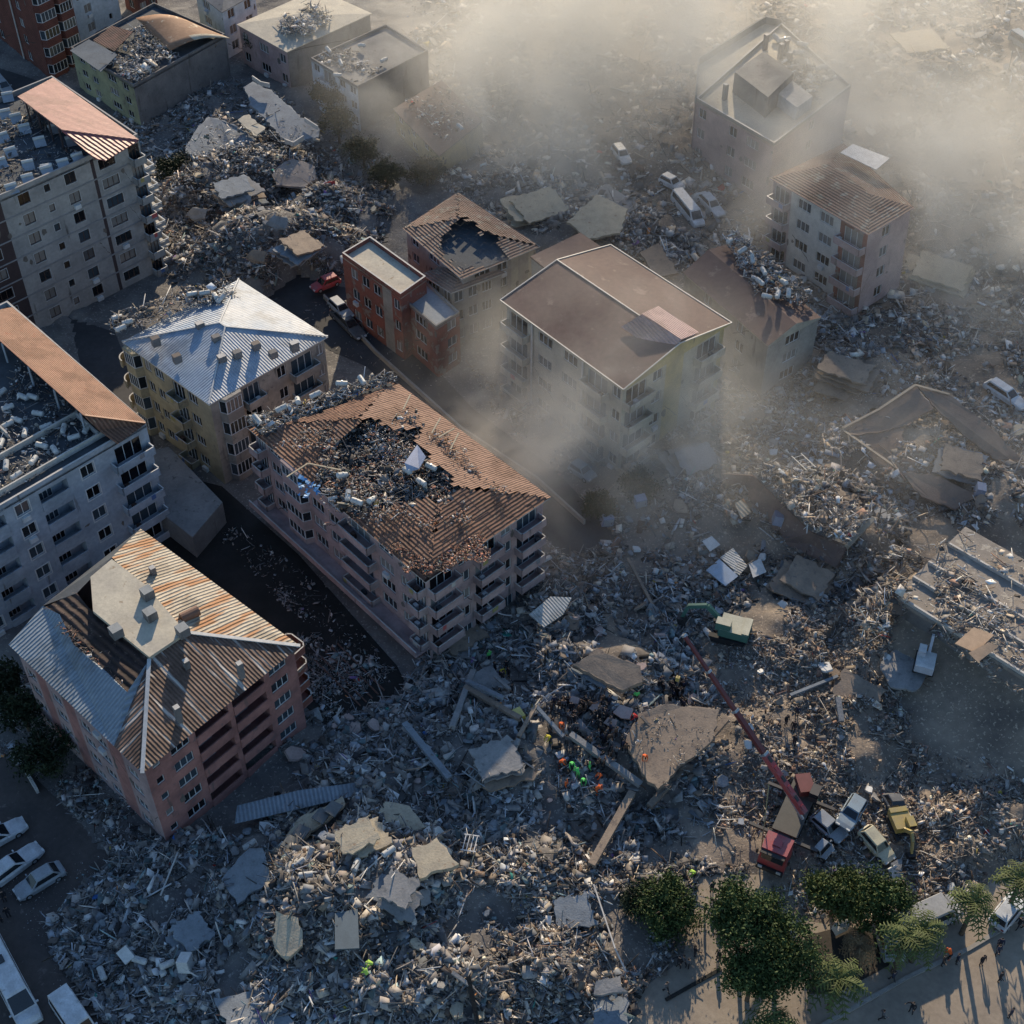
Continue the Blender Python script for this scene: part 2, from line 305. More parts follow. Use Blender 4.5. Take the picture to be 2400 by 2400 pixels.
# ---------------------------------------------------------------- facades
w_crack = flat('crack_dark', (.05,.045,.04), .9)
w_patch = mat('bare_mortar', (.17,.15,.135), (.12,.105,.095), scale=2, bump=.3)
CLO = [flat('laundry_%d' % i, c, .9) for i, c in enumerate(((.45,.1,.1),(.1,.18,.4),(.5,.48,.44),(.35,.3,.12),(.25,.25,.27)))]
def facade(root, wb, p0, p1, z0, z1, nf, spec, wm, fm=None, trim=None, rev=.22, gl=None, par=None, ground=None, sill=.9, skip=(), frames=None, band=None):
    """wall from p0 to p1 (seen from outside, left to right). spec: list of (kind, metres[, extra])."""
    p0 = Vector((p0[0], p0[1], 0)); p1 = Vector((p1[0], p1[1], 0)); d = (p1-p0); L = d.length; d.normalize(); nrm = Vector((d.y, -d.x, 0))
    tot = sum(s[1] for s in spec); fh = (z1-z0)/nf; par = par or wm; trim = trim or FR
    def Q(u, z, o=0): return p0 + d*u + nrm*o + Vector((0, 0, z))
    for k in range(nf):
        u = 0; zb = z0+k*fh; zt = zb+fh
        for ci, s in enumerate(spec):
            kind, cw = s[0], s[1]*L/tot; a, b = u, u+cw; u = b
            m = s[2] if len(s) > 2 and s[2] is not None else wm
            if k == 0 and ground is not None: kind = ground if kind != '.' else '.'
            if (k, ci) in skip: kind = '.'
            if kind in '.wW' and random.random() < .16 and k > 0:      # fallen plaster, standing proud of nothing: a thin scab of bare mortar
                pc = Q(a+cw*random.choice([.12, .88]), zb+random.uniform(.3, fh-.4), .006); n_ = 9; rx, rz = random.uniform(.15, .55), random.uniform(.2, .9); pm = MB()
                pm.face([pc+d*(rx*math.cos(t_*6.283/n_)*random.uniform(.5, 1))+Vector((0, 0, rz*math.sin(t_*6.283/n_)*random.uniform(.5, 1))) for t_ in range(n_)], w_patch); pm.build('bare_patch', root)
            if kind in '.wWbB' and random.random() < (.16 if k < nf-1 else .05) and cw > 1.2:      # shear crack
                cm = MB(); sg = random.choice([-1, 1]); u0 = a+cw*.08 if sg > 0 else b-cw*.08; z0_ = zb+random.uniform(0, .3); px0 = Q(u0, z0_, .004); n_ = 7
                for t_ in range(1, n_+1):
                    q1 = Q(u0+sg*cw*.84*min(1, t_/n_)+random.uniform(-.08, .08), z0_+(fh-.4)*t_/n_+random.uniform(-.1, .1), .004); wd_ = Vector((0, 0, random.uniform(.03, .07))); cm.face([px0-wd_, q1-wd_, q1+wd_, px0+wd_], w_crack); px0 = q1
                if kind == '.' or random.random() < .5: cm.build('crack', root)
            if kind == '.' or cw < .8: wb.face([Q(a, zb), Q(b, zb), Q(b, zt), Q(a, zt)], m); continue
            if kind == 'w': ww, hh, sl_, n = min(1.55, cw*.64), 1.5, sill, 2
            elif kind == 's': ww, hh, sl_, n = min(.8, cw*.5), 1.0, 1.2, 1
            elif kind == 'W': ww, hh, sl_, n = min(2.4, cw*.72), 1.4, sill, 3
            elif kind in 'bBC': ww, hh, sl_, n = min(cw*.78, 3.2), 2.2, .06, 3
            elif kind == 'o': ww, hh, sl_, n = cw*.88, 2.15, .08, 0          # open loggia
            elif kind == 'g': ww, hh, sl_, n = cw*.86, min(2.3, fh*.75), .15, 3   # shop front
            elif kind == 'y': ww, hh, sl_, n = cw*.8, 2.2, .06, 3
            hh = min(hh, fh-sl_-.25); c = (a+b)/2; x0, x1 = c-ww/2, c+ww/2; y0, y1 = zb+sl_, zb+sl_+hh; r = rev if kind != 'o' else 1.3
            wb.face([Q(a, zb), Q(b, zb), Q(b, y0), Q(a, y0)], m); wb.face([Q(a, y1), Q(b, y1), Q(b, zt), Q(a, zt)], m)
            wb.face([Q(a, y0), Q(x0, y0), Q(x0, y1), Q(a, y1)], m); wb.face([Q(x1, y0), Q(b, y0), Q(b, y1), Q(x1, y1)], m)
            wb.face([Q(x0, y0), Q(x1, y0), Q(x1, y0, -r), Q(x0, y0, -r)], m); wb.face([Q(x0, y1, -r), Q(x1, y1, -r), Q(x1, y1), Q(x0, y1)], m)
            wb.face([Q(x0, y0, -r), Q(x0, y1, -r), Q(x0, y1), Q(x0, y0)], m); wb.face([Q(x1, y0), Q(x1, y1), Q(x1, y1, -r), Q(x1, y0, -r)], m)
            if kind == 'o':
                wb.face([Q(x0, y0, -r), Q(x1, y0, -r), Q(x1, y1, -r), Q(x0, y1, -r)], m)
                put_window(root, Q(c-ww*.15, y0, -r+.06), nrm, ww*.5, 1.9, 3, fm, random.choice(GL))
                pb = MB(); pb.hexa([Q(x0, y0-.3, .12), Q(x1, y0-.3, .12), Q(x1, y0-.3, -.02), Q(x0, y0-.3, -.02)], [Q(x0, y0+.85, .12), Q(x1, y0+.85, .12), Q(x1, y0+.85, -.02), Q(x0, y0+.85, -.02)], par)
                pb.build('balcony', root); continue
            put_window(root, Q(c, y0, -r+.08), nrm, ww, hh, n, fm, (gl or (lambda: random.choice(GL)))())
            if frames and kind in 'wWs' and frames[1] > 0:
                t = frames[1]; fb = MB()
                for (ua, ub, va, vb) in ((x0-t, x1+t, y0-t, y0), (x0-t, x1+t, y1, y1+t), (x0-t, x0, y0, y1), (x1, x1+t, y0, y1)):
                    fb.hexa([Q(ua, va, .05), Q(ub, va, .05), Q(ub, va, -.03), Q(ua, va, -.03)], [Q(ua, vb, .05), Q(ub, vb, .05), Q(ub, vb, -.03), Q(ua, vb, -.03)], frames[0])
                fb.build('window_surround', root)
            if kind in 'wW' and random.random() < .13:
                ab = MB(); ab.hexa([Q(c-.42, y0-.75, .36), Q(c+.42, y0-.75, .36), Q(c+.42, y0-.75, .01), Q(c-.42, y0-.75, .01)], [Q(c-.42, y0-.2, .36), Q(c+.42, y0-.2, .36), Q(c+.42, y0-.2, .01), Q(c-.42, y0-.2, .01)], FR); ab.build('air_conditioner', root)
            if kind in 'bB' :
                dp = 1.15; aa, bb = (a+.08, b-.08) if kind == 'b' else (a+.02, b-.02); pb = MB()
                slab = [Q(aa, 0, .002), Q(aa, 0, dp), Q(bb, 0, dp), Q(bb, 0, .002)]; up = lambda v, z: Vector((v.x, v.y, z))
                pb.hexa([up(v, zb-.12) for v in slab][::1], [up(v, zb+.04) for v in slab], par)
                for (e0, e1) in ((slab[0], slab[1]), (slab[1], slab[2]), (slab[2], slab[3])):
                    dd = (e1-e0).normalized(); nn = Vector((dd.y, -dd.x, 0))*.12; rail = trim
                    q0, q1 = up(e0, zb+.045), up(e1, zb+.045)
                    iq = [q0, q1, q1-nn, q0-nn]
                    pb.hexa(iq, [v+Vector((0, 0, .85)) for v in iq], par, rail)
                pb.build('balcony', root)
                if random.random() < .4:
                    la = MB(); u0 = random.uniform(aa+.2, bb-.9); u1 = u0+random.uniform(.4, .8); la.hexa([Q(u0, zb+.35, dp+.04), Q(u1, zb+.35, dp+.04), Q(u1, zb+.35, dp+.012), Q(u0, zb+.35, dp+.012)], [Q(u0, zb+.93, dp+.04), Q(u1, zb+.93, dp+.04), Q(u1, zb+.93, dp+.012), Q(u0, zb+.93, dp+.012)], random.choice(CLO)); la.build('laundry', root)
                if random.random() < .6:
                    xx = random.uniform(aa+.5, bb-.5); cb = MB(); cb.box(Q(xx, zb+.35, .55), (.5, .4, .6), random.choice([FR, FRB, GL[1]]), math.atan2(d.y, d.x)); cb.build('balcony_cupboard', root)
            if kind == 'y':      # glazed projecting bay
                dp = .9; pb = MB(); up = lambda v, z: Vector((v.x, v.y, z)); ch = .35
                ring = [Q(a+.1, 0, .002), Q(a+.1+ch, 0, dp), Q(b-.1-ch, 0, dp), Q(b-.1, 0, .002)]
                pb.hexa([up(v, zb) for v in ring], [up(v, zb+.95) for v in ring], par); pb.build('bay_window', root); pb = MB(); pb.hexa([up(v, zt-.35) for v in ring], [up(v, zt-.003) for v in ring], par)
                pb.build('bay_head', root)
                for e0, e1, n_ in ((ring[0], ring[1], 1), (ring[1], ring[2], 4), (ring[2], ring[3], 1)):
                    mid = (e0+e1)/2; dd = (e1-e0).normalized(); nn = Vector((dd.y, -dd.x, 0))
                    if nn.dot(nrm) < 0: nn = -nn
                    put_window(root, up(mid, zb+.95)-nn*.05, nn, (e1-e0).length*.97, fh-1.3, n_, FR, random.choice(GL[:2]))
        if band and k > 0:
            bb_ = MB(); bb_.hexa([Q(0, zb-.08, .07), Q(L, zb-.08, .07), Q(L, zb-.08, .005), Q(0, zb-.08, .005)], [Q(0, zb+.1, .07), Q(L, zb+.1, .07), Q(L, zb+.1, .005), Q(0, zb+.1, .005)], band)
            bb_.build('string_course', root)
def plain(wb, p0, p1, z0, z1, m):
    a, b = Vector((p0[0], p0[1], z0)), Vector((p1[0], p1[1], z0)); wb.face([a, b, Vector((b.x, b.y, z1)), Vector((a.x, a.y, z1))], m)
def inset(q, d):
    q = [Vector((v[0], v[1], 0)) for v in q]; k = len(q); out = []
    for i in range(k):
        a, b, c = q[i-1], q[i], q[(i+1) % k]; e1, e2 = (b-a).normalized(), (c-b).normalized()
        n1, n2 = Vector((-e1.y, e1.x, 0)), Vector((-e2.y, e2.x, 0)); bis = (n1+n2); bis = bis.normalized()/max(.3, math.cos(bis.angle(n1)) if bis.length > 0 else 1)
        out.append(b + bis*d)
    return out    # counter-clockwise polygons shrink
def quad(L_, B_, R_, h, T_=None):
    l, b, r = P(*L_, h), P(*B_, h), P(*R_, h); t = P(*T_, h) if T_ else l + r - b
    return [l, b, r, t]                       # counter-clockwise seen from above
class Bld:
    def __init__(s, name, label, cat, roofq, h, ov=.4, z0=0, wm=None, nf=4, left=None, right=None, group=None, z1=None, **kw):
        s.q = roofq; s.h = h; s.w = inset(roofq, ov); c = sum(s.w, Vector())/len(s.w)
        s.o = thing(name, (c.x, c.y, 0), label, cat, group); wb = MB(); s.z1 = z1 = z1 or h
        for e, sp in ((0, left), (1, right)):
            kk = dict(kw); kk.update((sp or {}).get('kw', {}))
            if sp: facade(s.o, wb, s.w[e], s.w[e+1], z0, z1, sp.get('nf', nf), sp['s'], sp.get('wm', wm), **kk)
            else: plain(wb, s.w[e], s.w[e+1], z0, z1, wm)
        k = len(s.w)
        for e in range(2, k): plain(wb, s.w[e], s.w[(e+1) % k], z0, z1, wm)
        s.wall = wb; s.wm = wm
    def done(s): s.wall.build('wall', s.o); return s.o
def up(v, z): return Vector((v[0], v[1], z))
def slab(root, q, z, th, m, name='roof', mt=None, sub=None):
    mb = MB(); mb.hexa([up(v, z-th) for v in q], [up(v, z) for v in q], m, mt); return mb.build(name, root)
def parapet(root, q, z, h_, th, m, cap=None, name='parapet'):
    mb = MB(); k = len(q); inn = inset(q, th)
    for i in range(k):
        a, b, c, d = q[i], q[(i+1) % k], inn[(i+1) % k], inn[i]
        mb.hexa([up(a, z), up(b, z), up(c, z), up(d, z)], [up(a, z+h_), up(b, z+h_), up(c, z+h_), up(d, z+h_)], m, cap)
    return mb.build(name, root)
# ---------------------------------------------------------------- loose debris: many jittered blocks in one mesh
PAL = {
 'grey': [(.30,.29,.28), (.22,.215,.21), (.38,.365,.345), (.15,.15,.155), (.26,.245,.23), (.45,.43,.40), (.10,.10,.105), (.2,.17,.15), (.33,.32,.33)],
 'brown': [(.22,.17,.13), (.30,.24,.18), (.15,.11,.085), (.35,.29,.22), (.24,.14,.10), (.20,.19,.18), (.42,.37,.30), (.12,.10,.09)],
 'tan': [(.42,.35,.26), (.50,.43,.33), (.33,.27,.2), (.28,.25,.22), (.55,.5,.42), (.24,.16,.11), (.2,.18,.17)],
 'bright': [(.6,.59,.57), (.7,.69,.66), (.45,.46,.47), (.3,.3,.3), (.16,.16,.17), (.35,.42,.5), (.5,.45,.38), (.1,.1,.1)],
 'blue': [(.24,.28,.33), (.18,.21,.25), (.33,.37,.42), (.13,.14,.16), (.42,.45,.48), (.2,.2,.2), (.14,.22,.24), (.28,.25,.23)],
 'dark': [(.06,.055,.05), (.09,.08,.075), (.14,.12,.11), (.04,.04,.045), (.2,.18,.16)],
 'tile': [(.33,.13,.07), (.26,.10,.06), (.4,.19,.11), (.2,.09,.06), (.3,.2,.14)]}
COLS = {'accent': [(.05,.14,.38), (.45,.05,.04), (.5,.4,.08), (.06,.3,.25), (.5,.5,.55), (.55,.25,.1), (.25,.15,.35)]}
debris_mat = mat('debris', (.3, .3, .3), attr='Col', rough=.9, bump=0)
def debris_mesh(name, pos, size, cols, tilt=.5, org=(0, 0, 0), yaw=None):
    n = len(pos)
    base = np.array([[-1,-1,-1],[1,-1,-1],[1,1,-1],[-1,1,-1],[-1,-1,1],[1,-1,1],[1,1,1],[-1,1,1]], float)*.5
    v = base[None]*size[:, None, :]; v = v*(1+rng.uniform(-.2, .2, (n, 8, 3)))
    yw = rng.uniform(0, 2*np.pi, n) if yaw is None else yaw; a = rng.normal(0, tilt, n); b = rng.normal(0, tilt, n)
    def rot(ax, t):
        c, s = np.cos(t), np.sin(t); M = np.zeros((n, 3, 3)); i, j = [(1, 2), (2, 0), (0, 1)][ax]; M[:, ax, ax] = 1; M[:, i, i] = c; M[:, j, j] = c; M[:, i, j] = -s; M[:, j, i] = s; return M
    M = rot(2, yw) @ rot(0, a) @ rot(1, b)
    v = np.einsum('nij,nkj->nki', M, v) + pos[:, None, :] - np.array(org)[None, None]
    F = np.array([[4,5,6,7],[0,1,5,4],[1,2,6,5],[2,3,7,6],[3,0,4,7]])
    L = (F[None]+(np.arange(n)*8)[:, None, None]).reshape(-1)
    me = bpy.data.meshes.new(name); me.vertices.add(n*8); me.vertices.foreach_set('co', v.reshape(-1).astype(np.float32))
    me.loops.add(len(L)); me.loops.foreach_set('vertex_index', L.astype(np.int32)); me.polygons.add(n*5)
    me.polygons.foreach_set('loop_start', (np.arange(n*5)*4).astype(np.int32)); me.polygons.foreach_set('loop_total', np.full(n*5, 4, np.int32))
    me.update(calc_edges=True)
    at = me.attributes.new('Col', 'FLOAT_COLOR', 'FACE'); cc = np.repeat(np.concatenate([cols, np.ones((n, 1))], 1), 5, 0)
    at.data.foreach_set('color', cc.reshape(-1).astype(np.float32)); me.materials.append(debris_mat)
    o = bpy.data.objects.new(name, me); scn.collection.objects.link(o); o.location = org; return o
def sizes(n, lo, hi, mixs=(.45, .3, .25)):
    """blocks, flat plates, sticks with a power-law size."""
    s = lo*(hi/lo)**(rng.random(n)**3.8); k = rng.choice(3, n, p=mixs); out = np.zeros((n, 3))
    j = rng.uniform(.45, 1.35, (n, 3))
    out[k == 0] = (s[:, None]*j*[1, .62, .36])[k == 0]
    out[k == 1] = (s[:, None]*j*[1.5, 1.0, .12])[k == 1]
    out[k == 2] = (s[:, None]*j*[3.6, .07, .06]+[.2,.035,.03])[k == 2]
    return out
def palc(n, names, accent=.012):
    p = np.array(sum([PAL[a] for a in names], [])); c = p[rng.integers(0, len(p), n)]; g = c.mean(1, keepdims=True); c = (g+(c-g)*.8)*np.exp(rng.normal(.0, .40, (n, 1)))*np.array([[1.03,1.0,.97]])+.008
    k = rng.random(n) < .05; c[k] = rng.uniform(.42, .72, (k.sum(), 1))*np.array([[1, .985, .95]])
    a = np.array(COLS['accent']); k = rng.random(n) < accent*.6; c[k] = a[rng.integers(0, len(a), k.sum())]; return np.clip(c, .015, .8)
def scatter(name, poly, n, lo, hi, pal, label, zf=None, tilt=.5, mixs=(.45, .3, .25), lift=.3, accent=.012, cat='rubble', edge=True, pz=0):
    n = int(n*(3.3 if zf is None else 2.4)); hi = hi*(.62 if zf is None else .5); lo = lo*.85
    q = [P(a, b, pz) for a, b in poly]; X = [v.x for v in q]; Y = [v.y for v in q]
    x = rng.uniform(min(X), max(X), n*3); y = rng.uniform(min(Y), max(Y), n*3)
    wob = 0 if not edge else 2.2
    k = in_poly(x+(fbm(x*.5, y*.5, 5)-.45)*wob*2, y+(fbm(x*.5, y*.5, 8)-.45)*wob*2, [v.to_tuple() for v in q])
    if zf is None: k &= flatness(x, y) > .5; k &= ~(in_poly(x, y, _SM) & (rng.random(len(x)) < .86))
    dens = fbm(x*.3, y*.3, 31); k &= dens > rng.uniform(.30 if edge else .1, .58, len(x))
    x, y = x[k][:n], y[k][:n]; m = len(x)
    z = ground_h(x, y) if zf is None else zf(x, y)
    s = sizes(m, lo, hi, mixs); z = z + rng.uniform(-.15, lift, m)*np.minimum(1, s.max(1)) + s[:, 2]*.2
    # colours drift from place to place
    p = palc(m, pal, accent); t = fbm(x*.25, y*.25, 77)[:, None]; p = np.clip(p*(.65+.75*t), 0, .85)
    c = (float(x.mean()), float(y.mean()), 0.0)
    return tag(debris_mesh(name, np.stack([x, y, z], 1), s, p, tilt, c), label, cat, None, 'stuff')
# ---------------------------------------------------------------- wall and roof materials
W = lambda n, c, c2=None, **k: mat(n, c, c2 and tuple(x*.85 for x in c2), scale=k.pop('scale', .35), streak=k.pop('streak', ((.09,.085,.08), (.9,.12,1), .66)), bump=.15, bscale=9, **k)
w_grey = W('grey_render', (.36,.355,.35), (.30,.30,.30), spot=(.24,.235,.23), spot_scale=.5, spot_amt=.63); w_trimbrown = flat('brown_cladding', (.055,.04,.045), .6)
w_blue = W('light_blue_render', (.37,.42,.49), (.31,.36,.42), spot=(.27,.31,.36), spot_scale=.5, spot_amt=.63); w_beige = W('beige_render', (.42,.36,.24), (.32,.28,.2), spot=(.2,.17,.13), spot_scale=.8, spot_amt=.6)
w_beige_shade = W('shaded_beige_render', (.36,.33,.29), (.27,.25,.23), spot=(.16,.15,.14), spot_scale=.9, spot_amt=.58)  # greyer beige copy: the right face's cool shade is in the colour, plus stains
w_pinkgrey = W('pale_pink_render', (.43,.33,.32), (.34,.27,.27), spot=(.24,.19,.18), spot_scale=.7, spot_amt=.6); w_pink = W('faded_pink_render', (.40,.20,.175), (.28,.14,.13), spot=(.18,.12,.12), spot_scale=.7, spot_amt=.6)
w_pinkpale = W('worn_pink_render', (.44,.33,.32), (.34,.25,.25)); w_brick = mat('red_brick', (.19,.075,.06), (.14,.055,.045), scale=.5, brick=(.5,.2,.03), bump=.2)
w_redorange = W('red_orange_render', (.27,.10,.075), (.19,.08,.065), spot=(.22,.19,.17), spot_scale=.7, spot_amt=.55); w_green = W('yellow_green_render', (.36,.37,.24), (.27,.28,.19), spot=(.15,.14,.11), spot_scale=.9, spot_amt=.58)
w_conc = mat('bare_concrete', (.22,.21,.205), (.16,.155,.155), scale=.5, spot=(.11,.105,.10), spot_scale=1.2, spot_amt=.62, bump=.3, streak=((.10,.095,.09), (.8,.1,1), .6))
w_white = W('blue_white_render', (.52,.57,.62), (.44,.5,.56)); w_yellow = W('yellow_render', (.48,.38,.17), (.36,.30,.16)); w_cream = W('cream_render', (.45,.42,.34), (.36,.33,.28))
w_dusty = W('dusty_grey_render', (.34,.32,.29), (.27,.255,.235)); w_pale = flat('pale_cap', (.55,.53,.5), .8)
r_flat = mat('roof_screed', (.24,.235,.23), (.17,.17,.17), scale=.4, spot=(.10,.10,.10), spot_scale=1.3, spot_amt=.6, bump=.3)
r_dark = mat('roof_membrane', (.085,.10,.115), (.06,.068,.08), scale=.4, spot=(.16,.15,.14), spot_scale=1.7, spot_amt=.62, bump=.3)
r_cream = mat('cream_screed', (.55,.50,.40), (.45,.41,.34), scale=.5, spot=(.3,.24,.17), spot_scale=1.2, spot_amt=.62, bump=.2)
r_red = mat('red_metal_roof', (.50,.235,.2), (.43,.2,.17), scale=.5, wave=(.36, .06, .78), rough=.5, bump=.2)
r_reddark = mat('dark_red_metal_roof', (.42,.15,.14), (.34,.12,.12), scale=.5, wave=(.6, .12, .5), rough=.5, bump=.2)
r_orange = mat('orange_tile_roof', (.36,.20,.135), (.29,.165,.11), scale=.4, wave=(.24, .03, .86), rough=.8, spot=(.30,.14,.09), spot_scale=.9, spot_amt=.62)
r_tile = mat('old_tile_roof', (.34,.185,.125), (.21,.12,.09), scale=.5, wave=(.38, .09, .52), spot=(.45,.33,.22), spot_scale=2.2, spot_amt=.6)
r_tileplain = mat('dusty_tile_roof', (.35,.215,.155), (.27,.165,.12), scale=.5, wave=(.3, .03, .82), spot=(.28,.17,.12), spot_scale=2.5, spot_amt=.6)
r_bluemetal = mat('metal_roof_painted_shadows', (.50,.52,.54), (.30,.38,.48), scale=.16, detail=2, wave=(.33, .025, .88), rough=.5, spot=(.24,.30,.38), spot_scale=.28, spot_amt=.56)  # blue blotches and spots are shadows of the roof junk, painted into the colour
r_white = mat('white_metal_sheet', (.62,.62,.60), (.52,.52,.5), scale=.5, wave=(.3, .04, .82), rough=.5)
r_rustcream = mat('cream_corrugated_rusty', (.52,.46,.37), (.44,.39,.31), scale=.5, wave=(.42, .07, .7), streak=((.34,.17,.08), (.9,.16,1), .50), rough=.7)
r_rustbrown = mat('brown_corrugated_rusty', (.24,.155,.12), (.14,.09,.07), scale=.5, wave=(.34, .07, .6), streak=((.48,.45,.42), (1.6,.14,1), .55), rough=.7)
r_bluesheet = mat('blue_grey_corrugated', (.30,.36,.42), (.25,.31,.37), scale=.4, wave=(.38, .06, .72), rough=.55)
r_brown = mat('brown_membrane_roof', (.17,.115,.098), (.14,.095,.082), scale=.25, spot=(.21,.155,.13), spot_scale=.5, spot_amt=.6, bump=.15)
r_pinksheet = mat('pink_corrugated', (.55,.38,.35), (.5,.34,.32), wave=(.35, .05, .85), rough=.6)
r_dusttile = mat('dust_covered_tile_roof', (.30,.20,.155), (.24,.165,.13), scale=.5, wave=(.4, .06, .72), spot=(.33,.29,.24), spot_scale=.9, spot_amt=.55)
ridgecap = flat('ridge_cap', (.55,.56,.56), .6); slatd = mat('stripped_battens', (.07,.045,.04), (.04,.03,.03), scale=.8, wave=(.7, .1, .5), spot=(.16,.12,.10), spot_scale=2, spot_amt=.6)
def roof_face(mb, pts, m, ax='eave', cell=None, hole=None, th=.10, sag=0):
    """pts[0]-pts[1] is the eave. ribs run down the slope ('eave') or along it ('course'). With hole (a list of world polygons) the cells inside are torn away."""
    pts = [Vector(p) for p in pts]; a = pts[0]; e = (pts[1]-a).normalized(); n = e.cross(pts[-1]-a).normalized(); g = n.cross(e)
    if n.z < 0: n = -n
    uvf = (lambda p: ((p-a).dot(e), (p-a).dot(g))) if ax == 'eave' else (lambda p: ((p-a).dot(g), (p-a).dot(e)))
    if not hole: mb.face(pts, m, uv=[uvf(p) for p in pts]); return
    us = [(p-a).dot(e) for p in pts]; vs_ = [(p-a).dot(g) for p in pts]; c = cell or .6
    nu, nv = int((max(us)-min(us))/c)+1, int((max(vs_)-min(vs_))/c)+1; poly = list(zip(us, vs_))
    U = min(us)+(np.arange(nu)+.5)*c; V = min(vs_)+(np.arange(nv)+.5)*c; UU, VV = np.meshgrid(U, V); ins = in_poly(UU, VV, poly)
    WX = a.x+UU*e.x+VV*g.x; WY = a.y+UU*e.y+VV*g.y; wob = (fbm(WX*.7, WY*.7, 4)-.47)*2.6
    tor = np.zeros(ins.shape, bool)
    for h in hole: tor |= in_poly(WX+wob, WY+wob, h)
    for i in range(nv):
        for j in range(nu):
            if not ins[i, j] or tor[i, j]: continue
            u0, v0 = UU[i, j]-c/2, VV[i, j]-c/2; jj = random.uniform(-.02, .02) - sag*float(vnoise(np.array([WX[i, j]*.4]), np.array([WY[i, j]*.4]), 2)[0])
            q = [a+e*uu+g*vv+n*jj for uu, vv in ((u0, v0), (u0+c, v0), (u0+c, v0+c), (u0, v0+c))]
            mb.face(q, m, uv=[uvf(p) for p in q])
def hip(root, q, h, rise, m, ins=None, ax='eave', hole=None, caps=None, ov=0, name='roof', mfar=None, along=0, th=.12, gable=False, cell=.6):
    """hip (or gable) roof on quad q [l,b,r,t]; along=0: ridge runs parallel to l-b, 1: parallel to b-r."""
    q = [up(v, h) for v in q]
    if along: q = q[1:]+q[:1]
    l, b, r, t = q; m1 = (l+t)/2; m2 = (b+r)/2; L_ = (m2-m1).length; i_ = 0 if gable else (ins if ins is not None else min(.45*L_, (b-r).length/2))
    d = (m2-m1).normalized(); z = Vector((0, 0, rise)); r1, r2 = m1+d*i_+z, m2-d*i_+z; mb = MB(); mf = mfar or m
    roof_face(mb, [l, b, r2, r1], m, ax, hole=hole, cell=cell); roof_face(mb, [r, t, r1, r2], mf, ax if not mfar else 'eave', hole=hole, cell=cell)
    if not gable: roof_face(mb, [b, r, r2], m, ax, hole=hole, cell=cell); roof_face(mb, [t, l, r1], m, ax, hole=hole, cell=cell)
    else:
        mb.face([b, r, r2], caps or m); mb.face([t, l, r1], caps or m)
    lo = [v-Vector((0, 0, th)) for v in q]
    for i in range(4): mb.face([lo[i], lo[(i+1) % 4], q[(i+1) % 4], q[i]], caps or m)
    mb.face(lo[::-1], m); o = mb.build(name, root)
    return o, r1, r2
def cap(root, segs, m=None, w_=.22, name='ridge_capping'):
    mb = MB()
    for a, b in segs: mb.bar(Vector(a)+Vector((0, 0, .06)), Vector(b)+Vector((0, 0, .06)), w_, .1, m or ridgecap)
    return mb.build(name, root)
def poly_part(root, name, pts, th, m, mt=None, uvax=None):
    mb = MB(); p = PP(pts)
    if name in ('floor_slab', 'roof_slope', 'roof_screed') and root['category'] == 'ruin':
        rr = []
        for i_ in range(len(p)):
            a_, b2 = p[i_], p[(i_+1) % len(p)]; n_ = max(2, int((b2-a_).length/.6))
            for j_ in range(n_): rr.append(a_.lerp(b2, j_/n_)+Vector((random.uniform(-.22, .22), random.uniform(-.22, .22), 0)))
        if sum((rr[i].x*rr[(i+1) % len(rr)].y-rr[(i+1) % len(rr)].x*rr[i].y) for i in range(len(rr))) < 0: rr = rr[::-1]
        lo_ = [v-Vector((0, 0, th)) for v in rr]; mb.face(rr, mt or m); mb.face(lo_[::-1], m)
        for i_ in range(len(rr)): j_ = (i_+1) % len(rr); mb.face([lo_[i_], lo_[j_], rr[j_], rr[i_]], m)
        return mb.build(name, root)
    panel(mb, p, th, m, mt)
    return mb.build(name, root)
def pts_w(poly, z): return [P(a, b, z).to_tuple() for a, b in poly]
# ---------------------------------------------------------------- the buildings
# red brick tower block
q = [up(v, 20) for v in [P(-80,30), P(118,186), P(200,142), P(10,5)]]
b = Bld('apartment_building', 'dark red brick apartment block with white framed bay windows, cut by the picture corner', 'building', q, 20, ov=.01, wm=w_brick, nf=7,
        left=dict(s=[('W',2.4),('.',.6),('w',2.2),('.',.5),('w',2.4),('.',.5)]), right=dict(s=[('y',3.4),('y',3.0),('.',.3)]))
pb = MB(); p0, p1 = P(70,148), P(70,148); pb.cyl(b.w[0].lerp(b.w[1], .72)+Vector((-.12,-.12,0)), up(b.w[0].lerp(b.w[1], .72)+Vector((-.12,-.12,0)), 20), .13, .13, w_pale, 8); pb.build('drainpipe', b.o)
slab(b.o, b.w, 20.1, .15, r_flat); b.done()
q = [up(v, 13) for v in [P(110,60), P(190,102), P(287,48), P(215,5)]]
b = Bld('apartment_building', 'pale blue white block wall with two small windows behind the red brick tower', 'building', q, 13, ov=.01, wm=w_white, nf=4,
        left=dict(s=[('.',2)]), right=dict(s=[('.',1),('w',2),('.',1.5),('s',1),('.',1)]))
slab(b.o, b.w, 13.1, .15, r_flat); b.done()
# brown block and blue framed house at the top edge
q = [up(v, 9) for v in [P(296,20), P(330,42), P(372,20), P(330,-5)]]
b = Bld('house', 'small brown brick house glimpsed behind the torn rusty roof', 'house', q, 9, ov=.01, wm=w_brick, nf=3, left=dict(s=[('w',2)]), right=dict(s=[('w',2),('w',2)])); slab(b.o, b.w, 9.1, .2, r_flat); b.done()
q = quad((455,-20), (520,30), (600,-15), 8)
b = Bld('house', 'house with pale blue wall and blue window near the top edge', 'house', q, 8, ov=.15, wm=w_white, nf=3, left=dict(s=[('W',3),('.',1)]), right=dict(s=[('w',2),('w',2)])); hip(b.o, q, 8.05, 1.4, r_flat); b.done()
